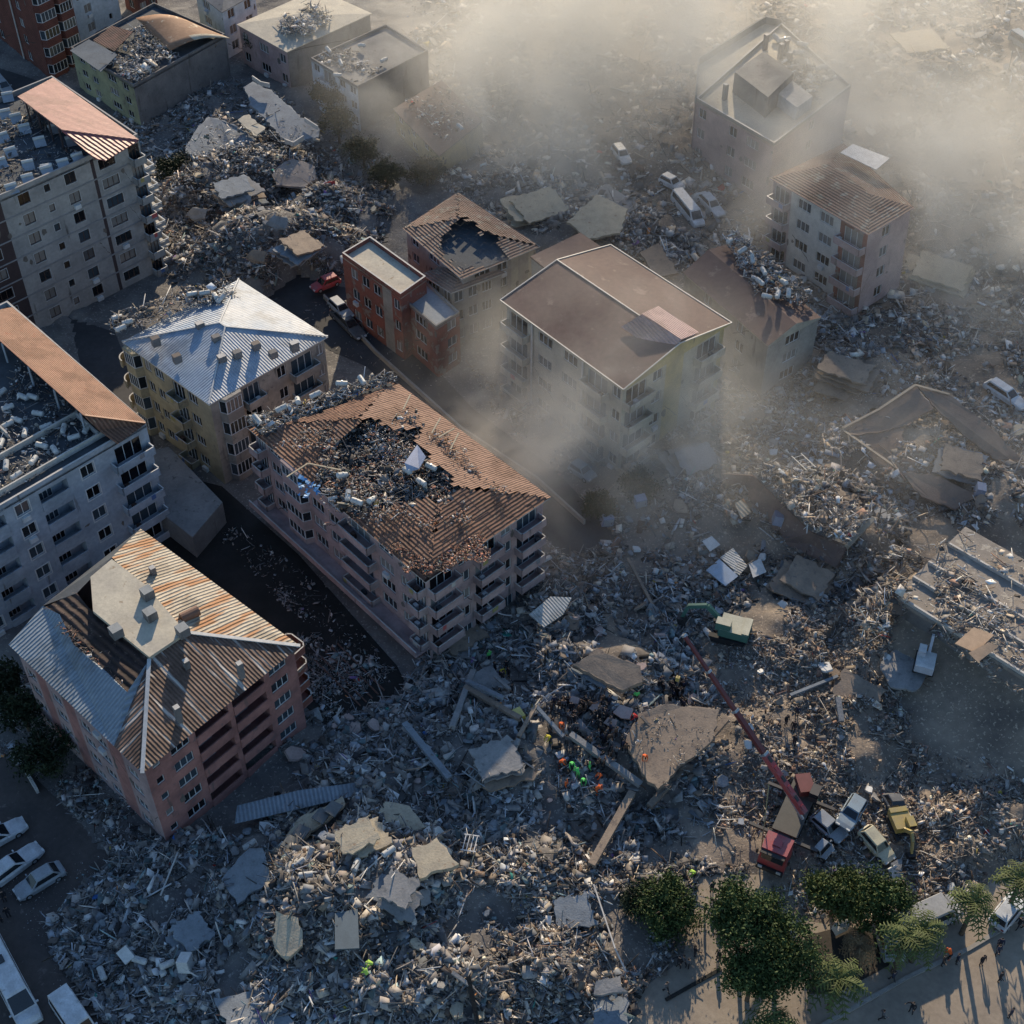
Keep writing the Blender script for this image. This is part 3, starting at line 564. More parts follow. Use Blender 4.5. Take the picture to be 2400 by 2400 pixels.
# yellow-green house with the arched rusty roof
q = quad((165,116), (313,206), (530,84), 6.8, (362,10))
b = Bld('damaged_building', 'yellow green house with blind grey side wall and wrecked rusty roof', 'building', q, 6.8, ov=.12, wm=w_green, nf=3,
        left=dict(s=[('.',.8),('w',2),('w',2),('.',1),('W',3),('w',2),('.',.6)]), right=dict(s=[('.',3)], wm=w_conc), trim=w_pale)
slab(b.o, b.w, 6.7, .2, r_dark); parapet(b.o, b.w, 6.71, .5, .2, w_conc)
poly_part(b.o, 'roof_sheet', [(164,118,7.6),(236,168,7.6),(275,128,8.1),(208,92,8.1)], .1, mat('slate_sheet', (.16,.19,.22), (.13,.155,.18), scale=.5))
poly_part(b.o, 'roof_sheet', [(218,94,8.0),(268,120,8.0),(312,74,8.4),(262,60,8.4)], .1, mat('rust_sheet', (.20,.11,.09), (.12,.08,.07), scale=.6, wave=(.4,.05,.7)))
mb = MB(); A, Bq = [], []      # arched sheet
for i in range(11):
    t = i/10; A.append(P(318+t*150, 42-18*math.sin(t*3.1)+t*20, 7.3+1.9*math.sin(math.pi*min(1, .18+t*.82)))); Bq.append(P(398+t*142, 118-28*t+(-14)*math.sin(t*3.1), 7.1+1.5*math.sin(math.pi*min(1, .18+t*.8))))
rusta = mat('rusty_arched_sheet', (.36,.22,.14), (.27,.16,.10), scale=.35, spot=(.55,.48,.36), spot_scale=.5, spot_amt=.6, bump=.3)
creama = mat('torn_cream_sheet', (.55,.49,.38), (.42,.36,.27), scale=.8, spot=(.3,.18,.1), spot_scale=1.3, spot_amt=.6)
for i in range(10):
    for j in range(6):
        s0, s1 = j/6, (j+1)/6; mb.face([A[i].lerp(Bq[i], s0), A[i].lerp(Bq[i], s1), A[i+1].lerp(Bq[i+1], s1), A[i+1].lerp(Bq[i+1], s0)], creama if j >= 5 and i > 3 else rusta)
o = mb.build('arched_roof_sheet', b.o, smooth=True)
import bmesh as _bm
_b = _bm.new(); _b.from_mesh(o.data); _bm.ops.remove_doubles(_b, verts=_b.verts, dist=.01); _bm.ops.recalc_face_normals(_b, faces=_b.faces); _b.to_mesh(o.data); _b.free(); o.modifiers.new('t', 'SOLIDIFY').thickness = .08
b.done()
scatter('rubble', [(255,150),(320,196),(420,130),(400,95),(330,70),(280,95)], 900, .15, 1.4, ['bright','grey','blue'], 'pale broken pieces and metal scrap heaped on the yellow green house', zf=lambda x, y: 7.0+fbm(x*.5,y*.5,2)*1.1, edge=True, pz=7, lift=.5)
# cream roof building
q = quad((555,58), (672,123), (872,32), 6.7, (745,-25))
b = Bld('damaged_building', 'grey pink house with broad cream roof and blue green scrap on top', 'building', q, 6.7, ov=.25, wm=w_pinkpale, nf=2,
        left=dict(s=[('w',2),('.',1),('W',3),('.',1),('w',2)]), right=dict(s=[('.',3)], wm=w_conc))
hip(b.o, q, 6.75, .8, r_cream); b.done()
scatter('rubble', [(650,75),(680,100),(775,62),(765,20),(720,18)], 420, .15, 1.7, ['blue','bright'], 'blue green sheet metal scrap tangled on the cream roof', zf=lambda x, y: 7.2+fbm(x*.5,y*.5,2)*.9, pz=7, lift=.6, mixs=(.2,.5,.3))
# grey flat-roofed building
q = quad((727,140), (838,208), (1005,122), 7.2, (905,60))
b = Bld('damaged_building', 'grey block with flat parapet roof beside the edge of the dust cloud', 'building', q, 7.2, ov=.1, wm=w_white, nf=3,
        left=dict(s=[('w',2),('b',3),('w',2),('w',2)]), right=dict(s=[('.',3)], wm=w_conc), trim=w_pale)
slab(b.o, b.w, 7.1, .2, r_flat); parapet(b.o, b.w, 7.11, .45, .22, w_conc); b.done()
scatter('rubble', [(745,140),(838,196),(900,165),(850,120),(800,115)], 330, .15, 1.3, ['bright','dark','grey'], 'white drums and bent frames strewn over the grey parapet roof', zf=lambda x, y: 7.2+fbm(x*.5,y*.5,2)*.4, pz=7.2, lift=.4)
# grey tower with red metal roof
TZ = 19.5
q = quad((-90,506), (-90,506), (326,324), TZ, (124,186)); Bc, Rc, Tc = P(-90,510,TZ), P(326,324,TZ), P(124,186,TZ); q = [Bc+(Tc-Rc), Bc, Rc, Tc]
b = Bld('apartment_building', 'seven storey grey apartment tower with brown strips and red metal roof corner', 'building', q, TZ, ov=.05, wm=w_grey, nf=7,
        left=dict(s=[('.',2)]), right=dict(s=[('W',3.2,w_trimbrown),('.',.5,w_trimbrown),('.',.9),('w',2.6),('s',2.1),('w',2.7),('.',.9),('.',.35,w_trimbrown),('W',2.6,w_grey),('.',.9),('b',1.5)]),
        frames=(flat('pale_surround', (.5,.5,.5), .8), .07), band=flat('grey_band', (.27,.27,.28), .8), fm=FRB, trim=FR, gl=lambda: random.choice(GL+[GL[2]]))
slab(b.o, b.w, TZ-.1, .2, r_dark); parapet(b.o, b.w, TZ-.09, .7, .22, w_grey, flat('grey_cap', (.3,.3,.31)))
mb = MB(); a1, a2, a3, a4 = P(41,228,22.4), P(124,184,20.3), P(325,329,20.3), P(145,306,22.4)
roof_face(mb, [a2, a3, a4, a1], r_red); e1, e2 = P(248,376,20.4), P(222,371,20.8); roof_face(mb, [e1, a3, a4, e2], r_reddark, 'eave')
o = mb.build('roof', b.o); o.modifiers.new('t', 'SOLIDIFY').thickness = .12
for fr in (.2, .45, .7, .93):
    p = a1.lerp(a4, fr); mb = MB(); mb.bar(up(p, TZ), p, .2, .2, w_trimbrown); mb.build('roof_post', b.o)
# balconies on the tower's side
d = (b.w[3]-b.w[2]).normalized(); n_ = Vector((d.y, -d.x, 0))
for k in range(6):
    z = k*TZ/7+.2; o_ = b.w[2]+d*.2; mb = MB(); ring = [o_, o_+n_*1.5, o_+n_*1.5+d*2.6, o_+d*2.6]
    mb.hexa([up(v, z-.15) for v in ring], [up(v, z) for v in ring], w_pale)
    for e0, e1_ in ((ring[0], ring[1]), (ring[1], ring[2])): 
        mb.bar(up(e0, z+.95), up(e1_, z+.95), .12, .14, FR); mb.bar(up(e0, z+.5), up(e1_, z+.5), .05, .5, w_grey)
    mb.build('balcony', b.o)
b.done(); tower = b
# light blue block with orange roof
GZ = 15.0
Bc, Rc, Tc = P(-120,1266,GZ), P(344,996,GZ), P(20,712,GZ)
q = [Bc+(Tc-Rc), Bc, Rc, Tc]
b = Bld('apartment_building', 'light blue apartment block with long orange tile roof strip and loggias', 'building', q, GZ, ov=.05, wm=w_blue, nf=5,
        left=dict(s=[('.',2)]), right=dict(s=[('w',2.6),('o',3.2),('w',3.4),('o',3.6),('w',4.2),('.',.4),('B',4.6),('.',.2)]), frames=(FR, .12), trim=FR, gl=lambda: random.choice([GL[0], GL[3], GL[1]]))
slab(b.o, b.w, GZ-.1, .2, r_dark); parapet(b.o, b.w, GZ-.09, .6, .22, w_blue, w_pale)
mb = MB(); roof_face(mb, [P(28,722,15.5), P(341,992,15.5), P(198,974,17.8), P(-2,796,17.8)], r_orange, 'course')
mb.face([P(-2,796,17.8), P(-60,740,17.8), P(28,722,15.5)], r_orange)
roof_face(mb, [P(276,1040,15.6), P(341,993,15.5), P(199,976,17.75), P(232,1008,16.3)], r_tile, 'eave')
o = mb.build('roof', b.o); o.modifiers.new('t', 'SOLIDIFY').thickness = .14
cap(b.o, [(P(341,992,15.6), P(198,974,17.85)), (P(198,974,17.85), P(-2,796,17.85))], flat('terracotta', (.42,.2,.12)), .18)
for fr in (.05, .35, .65, .97):
    p = P(198,974,17.8).lerp(P(-2,796,17.8), fr); mb = MB(); mb.bar(up(p, GZ), p-Vector((0, 0, .15)), .2, .2, w_blue); mb.build('roof_post', b.o)
# parapet frames on the flat roof
for (u0, v0, u1, v1) in ((.05,.06,.93,.06),(.05,.22,.80,.22),(.80,.06,.80,.22),(.05,.62,.5,.62),(.5,.62,.5,.3)):
    f = lambda u, v: b.w[1].lerp(b.w[2], u)+(b.w[3]-b.w[2])*v
    mb = MB(); mb.bar(up(f(u0, v0), GZ+.35), up(f(u1, v1), GZ+.35), .18, .7, w_pale); mb.build('roof_kerb', b.o)
b.done(); blueb = b
scatter('rubble', [(-10,1030),(40,840),(230,1000),(230,1025),(0,1175)], 420, .12, 1.1, ['grey','bright','brown'], 'broken tanks and tiles over the flat roof of the light blue block', zf=lambda x, y: 15.0+fbm(x*.5,y*.5,2)*.35, pz=15, lift=.25, edge=False)
scatter('rubble', [(-10,300),(60,230),(140,330),(210,375),(0,455)], 380, .12, 1.2, ['grey','blue','brown','dark'], 'broken heater parts and tiles over the flat roof of the grey tower', zf=lambda x, y: 19.5+fbm(x*.5,y*.5,2)*.4, pz=19.5, lift=.3, edge=False)
# beige block with the grey-blue metal roof
q = quad((286,802), (490,950), (769,790), 12.2, (560,655))
b = Bld('apartment_building', 'beige corner block with pale blue metal roof and round balconies', 'building', q, 12.2, ov=.35, wm=w_beige, nf=4,
        left=dict(s=[('y',3),('w',2),('W',2.6),('.',1.2),('b',3),('W',2.6),('.',2.4)]), right=dict(s=[('.',1.0),('y',3.2),('b',3),('.',2.0,w_beige_shade),('w',2),('B',4),('w',1.6)], wm=w_beige_shade), trim=w_pale)
rf, r1, r2 = hip(b.o, q, 12.25, 2.0, r_bluemetal, ins=7.5, caps=w_pale); cap(b.o, [(r1, r2), (r2, up(q[1], 12.3)), (r2, up(q[2], 12.3)), (r1, up(q[3], 12.3)), (r1, up(q[0], 12.3))], ridgecap, .16)
for (x_, y_, h_) in ((415,840,.5),(520,840,.35),(556,830,.35),(600,810,.35),(640,830,.35),(690,812,.7),(508,800,1.1),(470,770,1.2),(365,800,.6)):
    zz = 13.6; c = P(x_, y_, zz); mb = MB(); mb.box(c, (.9, .7, h_+.5), w_conc, .6, mt=random.choice([slatd if False else w_trimbrown, w_conc, w_pale])); mb.build('chimney' if h_ > .5 else 'skylight', b.o)
# round balconies at the far corner of the street side
d = (b.w[1]-b.w[0]).normalized(); n_ = Vector((d.y, -d.x, 0))
for k in range(4):
    mb = MB(); z = 12.2/4*k; c = b.w[0]-d*.15; K = 12
    ring = [c + (d*-math.sin(math.pi*(i/K))*1.3*1 + n_*math.cos(math.pi*i/K)*1.1) for i in range(K+1)]
    for i in range(K):
        a_, b_ = ring[i], ring[i+1]; i2 = [a_.lerp(c, .12), b_.lerp(c, .12)]
        mb.hexa([up(a_, z-.15), up(b_, z-.15), up(i2[1], z-.15), up(i2[0], z-.15)][::-1], [up(a_, z+.9), up(b_, z+.9), up(i2[1], z+.9), up(i2[0], z+.9)][::-1], w_beige, w_pale)
    mb.face([up(v, z) for v in ring], w_beige); mb.build('round_balcony', b.o)
b.done(); beige = b
# long pink block with the broken tile roof
q = quad((577,1001), (997,1366), (1291,1166), 13, (918,888))
hole = [pts_w([(800,1035),(870,1000),(975,1010),(1000,1080),(1080,1160),(1050,1190),(960,1180),(900,1180),(800,1200),(755,1130),(790,1080)], 14),
        pts_w([(560,990),(900,880),(925,905),(760,980),(600,1030)], 13)]
b = Bld('apartment_building', 'long pale pink apartment block with a great hole in its orange tile roof', 'building', q, 13, ov=.55, wm=w_pinkgrey, nf=5,
        left=dict(s=[('b',1.8),('W',2.6),('.',.5),('y',3.4),('W',2.6),('W',3.0),('b',4.6),('W',2.8),('.',.3),('W',2.2),('b',1.8)]),
        right=dict(s=[('B',3.4),('w',2),('b',3.2),('w',2),('B',3.2),('.',.5)], wm=w_pinkpale), trim=w_pale, ground='g')
slab(b.o, b.w, 13.0, .25, r_dark, 'ceiling_slab')
hip(b.o, q, 13.05, 2.3, r_tile, ins=7, ax='course', hole=hole, mfar=r_tileplain, caps=w_pale)
# shop canopy along the street
d = (b.w[1]-b.w[0]).normalized(); n_ = Vector((d.y, -d.x, 0)); mb = MB(); ring = [b.w[0]+n_*.01-d*.5, b.w[0]+n_*1.9-d*.5, b.w[1]+n_*1.9, b.w[1]+n_*.01]
mb.hexa([up(v, 2.5) for v in ring], [up(v, 2.75) for v in ring], w_pinkpale); mb.hexa([up(v, 2.76) for v in (ring[1]-n_*.15, ring[1], ring[2], ring[2]-n_*.15)], [up(v, 3.3) for v in (ring[1]-n_*.15, ring[1], ring[2], ring[2]-n_*.15)], w_pinkpale, w_pale)
mb.build('canopy', b.o); b.done(); pink = b
scatter('rubble', [(770,1010),(850,990),(990,1000),(1030,1080),(1110,1160),(1080,1200),(960,1200),(900,1190),(790,1210),(740,1130)], 2200, .12, 1.5, ['dark','dark','grey','blue','dark'], 'smashed tanks, timber and tiles in the hole of the pink block roof', zf=lambda x, y: 13.1+fbm(x*.5,y*.5,2)*1.3, pz=13.2, lift=.6, edge=False)
scatter('rubble', [(575,990),(915,875),(935,900),(760,960),(620,1030)], 1300, .12, 1.1, ['bright','dark','grey'], 'bank of broken white tanks and masonry along the far eave of the pink block', zf=lambda x, y: 13.1+fbm(x*.5,y*.5,2)*1.2, pz=13.3, lift=.6, edge=False)
scatter('rubble', [(900,1230),(1000,1350),(1140,1280),(1150,1200),(1060,1215)], 1500, .12, .5, ['tile','tile','dark'], 'loose and broken roof tiles near the front corner of the pink block', zf=lambda x, y: 13.25+fbm(x*.5,y*.5,2)*.3+np.zeros(x.shape), pz=14, lift=.2, edge=True, mixs=(.3,.7,0))
scatter('rubble', [(620,1040),(760,1040),(760,1230),(930,1240),(1100,1230),(1200,1160),(1040,1010),(930,950),(800,980)], 1500, .1, .6, ['tile','dark','grey'], 'broken tiles and dirt strewn over the orange roof of the pink block', zf=lambda x, y: 14.2+fbm(x*.3,y*.3,2)*1.2-.3, pz=14.4, lift=.05, tilt=.25, mixs=(.3,.5,.2))
# faded pink block with the rusty corrugated roof
JZ = 12.0
q = quad((20,1512), (334,1814), (704,1515), JZ, (330,1240))
b = Bld('apartment_building', 'faded pink red apartment block under a rusty corrugated roof with a concrete deck', 'building', q, JZ, ov=.45, wm=w_pinkpale, nf=5,
        left=dict(s=[('w',2),('.',1.4,w_pink),('w',2),('.',1.6,w_pink),('w',2),('w',2),('.',1.8,w_pink),('w',2),('.',1)]), right=dict(s=[('s',2.0,w_pink),('W',2.4),('o',3.6),('o',3.6),('W',2.4),('.',.6)], wm=w_pink), trim=w_pale, par=w_pink)
L_, B_, R_, T_ = [up(v, JZ+.05) for v in q]; ap1 = P(350,1545,JZ+2.4); ap2 = P(432,1482,JZ+2.4); ap3 = P(270,1310,JZ+2.4); ap4 = P(205,1418,JZ+2.4)
mb = MB(); roof_face(mb, [R_, T_, P(262,1306,JZ+2.2), ap2], r_rustcream, 'eave'); mb.build('roof_slope', b.o)['label'] = 'cream corrugated slope streaked with orange rust'
mb = MB(); roof_face(mb, [B_, R_, ap2, ap1], r_rustbrown, 'eave'); mb.build('roof_slope', b.o)['label'] = 'brown corrugated slope with pale stripes'
mb = MB(); m1 = P(75,1478,JZ+.9); m2 = P(298,1622,JZ+1.9)
roof_face(mb, [L_, B_.lerp(L_, .2), ap1, m2, P(235,1560,JZ+1.5), P(172,1510,JZ+1.5), P(140,1440,JZ+1.8), P(100,1420,JZ+1.2)], r_bluesheet, 'eave'); mb.build('roof_slope', b.o)['label'] = 'blue grey sheet slope'
mb = MB(); roof_face(mb, [B_.lerp(L_, .2), B_, ap1], r_rustbrown, 'eave'); mb.build('roof_slope', b.o)
mb = MB(); roof_face(mb, [P(172,1510,JZ+1.45), P(298,1622,JZ+1.6), ap1-Vector((0,0,.12)), ap4-Vector((0,0,.3)), P(180,1390,JZ+2.0), P(100,1425,JZ+1.2), P(140,1440,JZ+1.7)], slatd, 'course'); mb.build('stripped_roof', b.o)
mb = MB(); mb.face([T_, L_, P(100,1420,JZ+1.2), P(180,1390,JZ+1.9), P(262,1306,JZ+2.2)], r_dark); mb.build('roof_back', b.o)
o = poly_part(b.o, 'concrete_deck', [(212,1352,JZ+2.7),(262,1310,JZ+2.7),(338,1368,JZ+2.7),(436,1482,JZ+2.7),(350,1540,JZ+2.7),(218,1432,JZ+2.7)], .35, r_cream)
cap(b.o, [(R_, ap2), (B_, ap1)], ridgecap, .34)
for (px_, py_) in ((428,1478),(345,1390),(272,1480),(352,1440)):
    mb = MB(); c = P(px_, py_, JZ+3.2); mb.box(c, (1.0, 1.0, 1.0), w_conc, .7, mt=flat('cap_slab', (.28,.3,.31))); mb.build('chimney', b.o)
for (px_, py_) in ((437,1556),(562,1562),(415,1665),(358,1338)):
    mb = MB(); c = P(px_, py_, JZ+2.0); mb.box(c-Vector((0,0,.5)), (.5, .5, 2.0), w_conc, .7, mt=w_pale); mb.build('chimney', b.o)
mb = MB(); c = P(445,1440,JZ+2.2); mb.cyl(c-Vector((.7,.5,0)), c+Vector((.7,.5,0)), .5, .5, flat('rust_tank', (.22,.12,.08)), 14); mb.build('rusty_tank', b.o)
# side balconies on the far side; orange sunlight is painted into their parapet colour
d = (b.w[3]-b.w[2]).normalized(); n_ = Vector((d.y, -d.x, 0))
for k in range(1, 5):
    z = k*JZ/5; c = b.w[2]+d*.3; mb = MB(); K = 3; ring = [c, c+n_*1.5+d*.1, c+n_*1.8+d*.5, c+n_*1.8+d*2.1, c+n_*1.5+d*2.5, c+d*2.6]
    mb.hexa([up(v, z-.15) for v in ring], [up(v, z) for v in ring], w_pink)
    for i in range(5):
        a_, b_ = ring[i], ring[i+1]; dd = (b_-a_).normalized(); nn = Vector((-dd.y, dd.x, 0))*.12
        mb.hexa([up(v, z) for v in (a_, b_, b_+nn, a_+nn)], [up(v, z+.85) for v in (a_, b_, b_+nn, a_+nn)], w_redorange, w_pale)
    mb.build('balcony', b.o); put_window(b.o, up(c+d*1.3+n_*.02, z+.06), n_, 1.6, 2.0, 2, FR, GL[0])
b.done(); jb = b
scatter('rubble', [(160,1400),(340,1545),(290,1610),(130,1470)], 260, .12, .8, ['dark','tile','dark'], 'broken tiles on the stripped strip of the rusty corrugated roof', zf=lambda x, y: 13.6+np.zeros(x.shape), pz=13.6, lift=.15, tilt=.2, edge=False, mixs=(.2,.5,.3))
# big brown-roofed block in the dust
q = quad((1172,705), (1461,915), (1715,758), 13, (1431,575))
b = Bld('apartment_building', 'large brown roofed apartment block half veiled by dust', 'building', q, 13, ov=.55, wm=w_cream, nf=4,
        left=dict(s=[('b',3.4),('.',.3),('W',3.4),('W',3.4),('.',.3),('b',3.2),('w',1.6)]), right=dict(s=[('b',3),('w',1.8),('.',2,w_yellow),('.',1.2),('b',3),('.',.5,w_yellow)]), trim=w_pale, par=w_cream)  # yellow strips put the warm light on the right face into the wall colour
rf, r1, r2 = hip(b.o, q, 13.05, 1.7, r_brown, ax='eave', gable=True, caps=w_yellow, cell=.6)
edge = [(up(q[i], 13.05), up(q[(i+1) % 4], 13.05)) for i in (0, 2)]+[(up(q[1], 13.05), r2), (r2, up(q[2], 13.05)), (up(q[3], 13.05), r1), (r1, up(q[0], 13.05)), (r1, r2)]
cap(b.o, edge, flat('white_gutter', (.55,.52,.48)), .13, 'gutter')
mb = MB(); roof_face(mb, [P(1597,795,15.1), P(1639,779,14.0), P(1543,717,14.9), P(1504,735,15.9)], r_pinksheet); roof_face(mb, [P(1555,834,13.7), P(1597,796,15.1), P(1503,737,15.9), P(1455,766,14.6)], r_pinksheet)
o = mb.build('dormer_roof', b.o); o.modifiers.new('t', 'SOLIDIFY').thickness = .1
for px_, py_ in ((1262,760),(1378,850)):
    mb = MB(); c = b.w[0].lerp(b.w[1], .24 if px_ < 1300 else .68)+Vector((-.15,-.15,0)); mb.cyl(up(c, 0), up(c, 12.7), .13, .13, w_pale, 8); mb.build('drainpipe', b.o)
b.done(); brownb = b
# dusty tile-roofed block with the torn roof, and its lower wing
q = quad((943,536), (1082,655), (1266,578), 10, (1073,450))
hole = [pts_w([(1030,560),(1080,520),(1130,545),(1160,560),(1200,600),(1120,620),(1060,610)], 11)]
b = Bld('damaged_building', 'dusty block whose red brown tile roof has caved in, next to the cream terrace', 'building', q, 10, ov=.4, wm=w_dusty, nf=4,
        left=dict(s=[('w',2),('W',2.5),('w',2)]), right=dict(s=[('.',1),('W',2.5),('w',2),('.',.8,w_cream),('.',1.2),('.',.8,w_cream)]))
slab(b.o, b.w, 9.95, .2, r_dark, 'ceiling_slab'); hip(b.o, q, 10.05, 1.8, r_dusttile, ax='course', hole=hole, caps=w_pale); b.done()
q = quad((986,642), (1057,688), (1185,640), 8.6, (1110,600))
b = Bld('building_wing', 'low wing with small tan tile roof in front of the caved in roof', 'building', q, 8.6, ov=.35, wm=w_dusty, nf=3, left=dict(s=[('W',3),('w',2)]), right=dict(s=[('w',2),('w',2),('W',2),('.',1)])); hip(b.o, q, 8.65, 1.1, r_dusttile, ax='course', caps=w_pale); b.done()
q = quad((1243,604), (1300,650), (1425,592), 10.6, (1360,548))
b = Bld('apartment_building', 'narrow brown roofed block with striped beige end wall', 'building', q, 10.6, ov=.1, wm=w_cream, nf=4, left=dict(s=[('.',1),('.',.6,w_dusty),('.',.6),('.',.6,w_dusty),('.',.8)]), right=dict(s=[('.',2)])); slab(b.o, q, 10.8, .25, r_brown); b.done()
# red terrace house, two heights
q = quad((801,600), (939,698), (1000,655), 9.6, (868,560))
b = Bld('terrace_building', 'red orange terrace building with a sunlit cream roof deck', 'building', q, 9.6, ov=.05, wm=w_redorange, nf=3,
        left=dict(s=[('.',1),('w',2),('w',2),('w',2),('.',1.6,w_dusty),('w',1.6,w_redorange)]), right=dict(s=[('.',2)])); slab(b.o, b.w, 9.5, .2, r_cream); parapet(b.o, b.w, 9.51, .6, .22, w_redorange, w_pale); b.done()
q = quad((940,700), (1022,770), (1078,735), 7.6, (1000,662))
b = Bld('terrace_building', 'lower red orange terrace building with blue grey roof deck', 'building', q, 7.6, ov=.05, wm=w_redorange, nf=3,
        left=dict(s=[('w',2),('W',3),('.',1.5)]), right=dict(s=[('.',1),('w',2)])); slab(b.o, b.w, 7.5, .2, mat('blue_grey_deck', (.28,.31,.34), (.22,.25,.28), scale=.5)); parapet(b.o, b.w, 7.51, .4, .2, w_dusty, w_conc); b.done()
# block with the debris-covered roof behind the big brown roof
q = quad((1600,640), (1800,812), (1925,745), 8, (1715,570))
b = Bld('damaged_building', 'brown block with pale tanks and rubble spilled across its roof', 'building', q, 8, ov=.2, wm=w_dusty, nf=3, left=dict(s=[('.',2),('w',2),('.',2),('w',2),('.',2)]), right=dict(s=[('.',1),('W',3),('.',1)]))
hip(b.o, q, 8.05, 1.2, r_brown, caps=w_cream, gable=True); b.done()
scatter('rubble', [(1690,560),(1725,548),(1905,690),(1885,728),(1770,690)], 700, .15, 1.3, ['bright','grey','blue','brown'], 'pale tanks, boards and rubble across the brown roof behind the big block', zf=lambda x, y: 9.0+fbm(x*.5,y*.5,2)*.9, pz=9, lift=.5, edge=False)
# top right flat-roofed block with penthouse
q = quad((1630,235), (1814,342), (1995,205), 9.5, (1830,58))
b = Bld('damaged_building', 'pink grey block with sunlit cream roof and grey penthouse in the dust', 'building', q, 9.5, ov=.05, wm=w_pinkpale, nf=3,
        left=dict(s=[('w',2),('.',2),('w',2),('W',3),('.',1)]), right=dict(s=[('.',2),('w',2),('.',2)])); slab(b.o, b.w, 9.4, .2, r_cream); parapet(b.o, b.w, 9.41, .5, .25, w_dusty, w_pale)
q2 = quad((1722,168), (1800,228), (1860,170), 12.6, (1790,120)); pb = MB(); pb.hexa([up(v, 9.4) for v in q2], [up(v, 12.6) for v in q2], w_conc, r_flat); pb.build('penthouse', b.o)
q2 = quad((1798,200), (1868,252), (1905,225), 11.4, (1838,175)); pb = MB(); pb.hexa([up(v, 9.41) for v in q2], [up(v, 11.4) for v in q2], w_white, w_pale); an = pb.build('annex', b.o)
mb = MB(); q3 = [P(1630,237,9.5), P(1830,60,9.5), P(1792,52,9.5), P(1636,150,9.5)]; mb.hexa([up(v, 0) for v in q3], [up(v, 9.35) for v in q3], w_pinkpale, r_cream); mb.build('roof_wing', b.o)
for a_, c_ in ((q3[0], q3[3]), (q3[3], q3[2]), (q3[2], q3[1])): mb = MB(); mb.bar(up(a_, 9.8), up(c_, 9.8), .25, 1.3, w_dusty); mb.build('parapet', b.o)
for (x_, y_) in ((1795,98),(1830,120),(1842,112),(1850,140),(1745,200),(1700,215)): mb = MB(); mb.box(P(x_, y_, 10.6), (.6, .6, 2.4), w_conc, .6, mt=w_pale); mb.build('chimney', b.o)
b.done()
scatter('rubble', [(1830,130),(1905,150),(1960,190),(1900,240),(1850,200)], 900, .15, 1.6, ['bright','grey','dark'], 'scrap and broken tanks beside the grey penthouse', zf=lambda x, y: 9.6+fbm(x*.5,y*.5,2)*1.4, pz=10, lift=.5)
# tilted pink and white block
q = quad((1818,412), (2048,562), (2155,500), 12, (1990,335))
b = Bld('damaged_building', 'leaning pink and white block with dust covered tile roof and a loose white sheet', 'building', q, 12, ov=.35, wm=w_pinkpale, nf=4,
        left=dict(s=[('b',2.4),('.',.3,w_pale),('W',2.8,w_pale),('W',2.8,w_pale),('.',.3,w_pale),('b',3.2,w_redorange)]), right=dict(s=[('.',1),('w',2),('.',1.5)])); hip(b.o, q, 12.05, 1.6, r_dusttile, ax='course', caps=w_pinkpale)
poly_part(b.o, 'loose_roof_sheet', [(1985,358,14.2),(2014,338,14.2),(2100,377,14.0),(2068,404,13.9)], .08, flat('pale_sheet', (.6,.6,.6)))
b.done(); b.o.rotation_euler = (R(-2), R(-3), 0)
# small wrecked house at the edge of the dust
q = quad((924,250), (1032,354), (1135,285), 4.6, (1040,195))
b = Bld('collapsed_building', 'sagging cream walled house sunk in rubble at the edge of the dust', 'building', q, 4.6, ov=.15, wm=w_yellow, nf=2, left=dict(s=[('w',2),('w',2),('w',2),('.',1)]), right=dict(s=[('.',2)])); hip(b.o, q, 4.65, .7, r_brown); b.done(); b.o.rotation_euler = (R(4), R(-3), 0)
scatter('rubble', [(950,245),(1040,205),(1110,290),(1040,340),(990,300)], 220, .15, 1.3, ['bright','tan','grey'], 'tan boards and pale pieces on the sagging cream walled house', zf=lambda x, y: 5.2+fbm(x*.5,y*.5,2)*.7, pz=5, lift=.3)
# ruin with fallen blue-grey floor slabs
ruin = thing('collapsed_building', G(600, 330), 'ruin of tilted blue grey floor slabs beside the dark trees', 'ruin')
fl_blue = mat('blue_grey_floor', (.24,.27,.30), (.18,.2,.23), scale=.4, spot=(.11,.12,.13), spot_scale=1.2, spot_amt=.6)
for nm, pts, th, m_ in (('floor_slab', [(433,353,2.2),(464,299,2.8),(489,272,3.0),(553,293,3.6),(599,326,3.4),(580,347,3.0),(545,349,2.9),(570,378,2.4),(532,394,2.2),(499,409,1.8)], .35, fl_blue),
                        ('floor_slab', [(572,204,4.6),(590,191,4.8),(636,212,4.9),(711,278,4.6),(748,303,4.3),(744,320,4.1),(690,336,3.8),(663,324,3.8),(617,274,4.2),(586,243,4.4)], .4, fl_blue),
                        ('roof_screed', [(555,280,4.6),(582,268,4.8),(622,303,4.6),(599,320,4.4)], .2, r_cream),
                        ('floor_slab', [(640,410,3.2),(655,385,3.7),(690,372,3.9),(735,390,3.6),(742,420,3.1),(710,440,2.7),(650,432,2.7)], .3, mat('dusty_pink_floor', (.33,.28,.25), (.26,.23,.21), scale=.5))):
    poly_part(ruin, nm, pts, th, m_)
for a_, c_ in (((592,182,6.0),(612,196,6.0)),((612,196,6.0),(632,200,6.0)),((668,330,5.0),(688,338,5.0)),((688,338,5.0),(712,322,5.1)),((714,280,5.2),(745,300,5.0))):
    mb = MB(); mb.bar(P(*a_), P(*c_), .18, .7, w_pale); mb.build('broken_parapet', ruin)
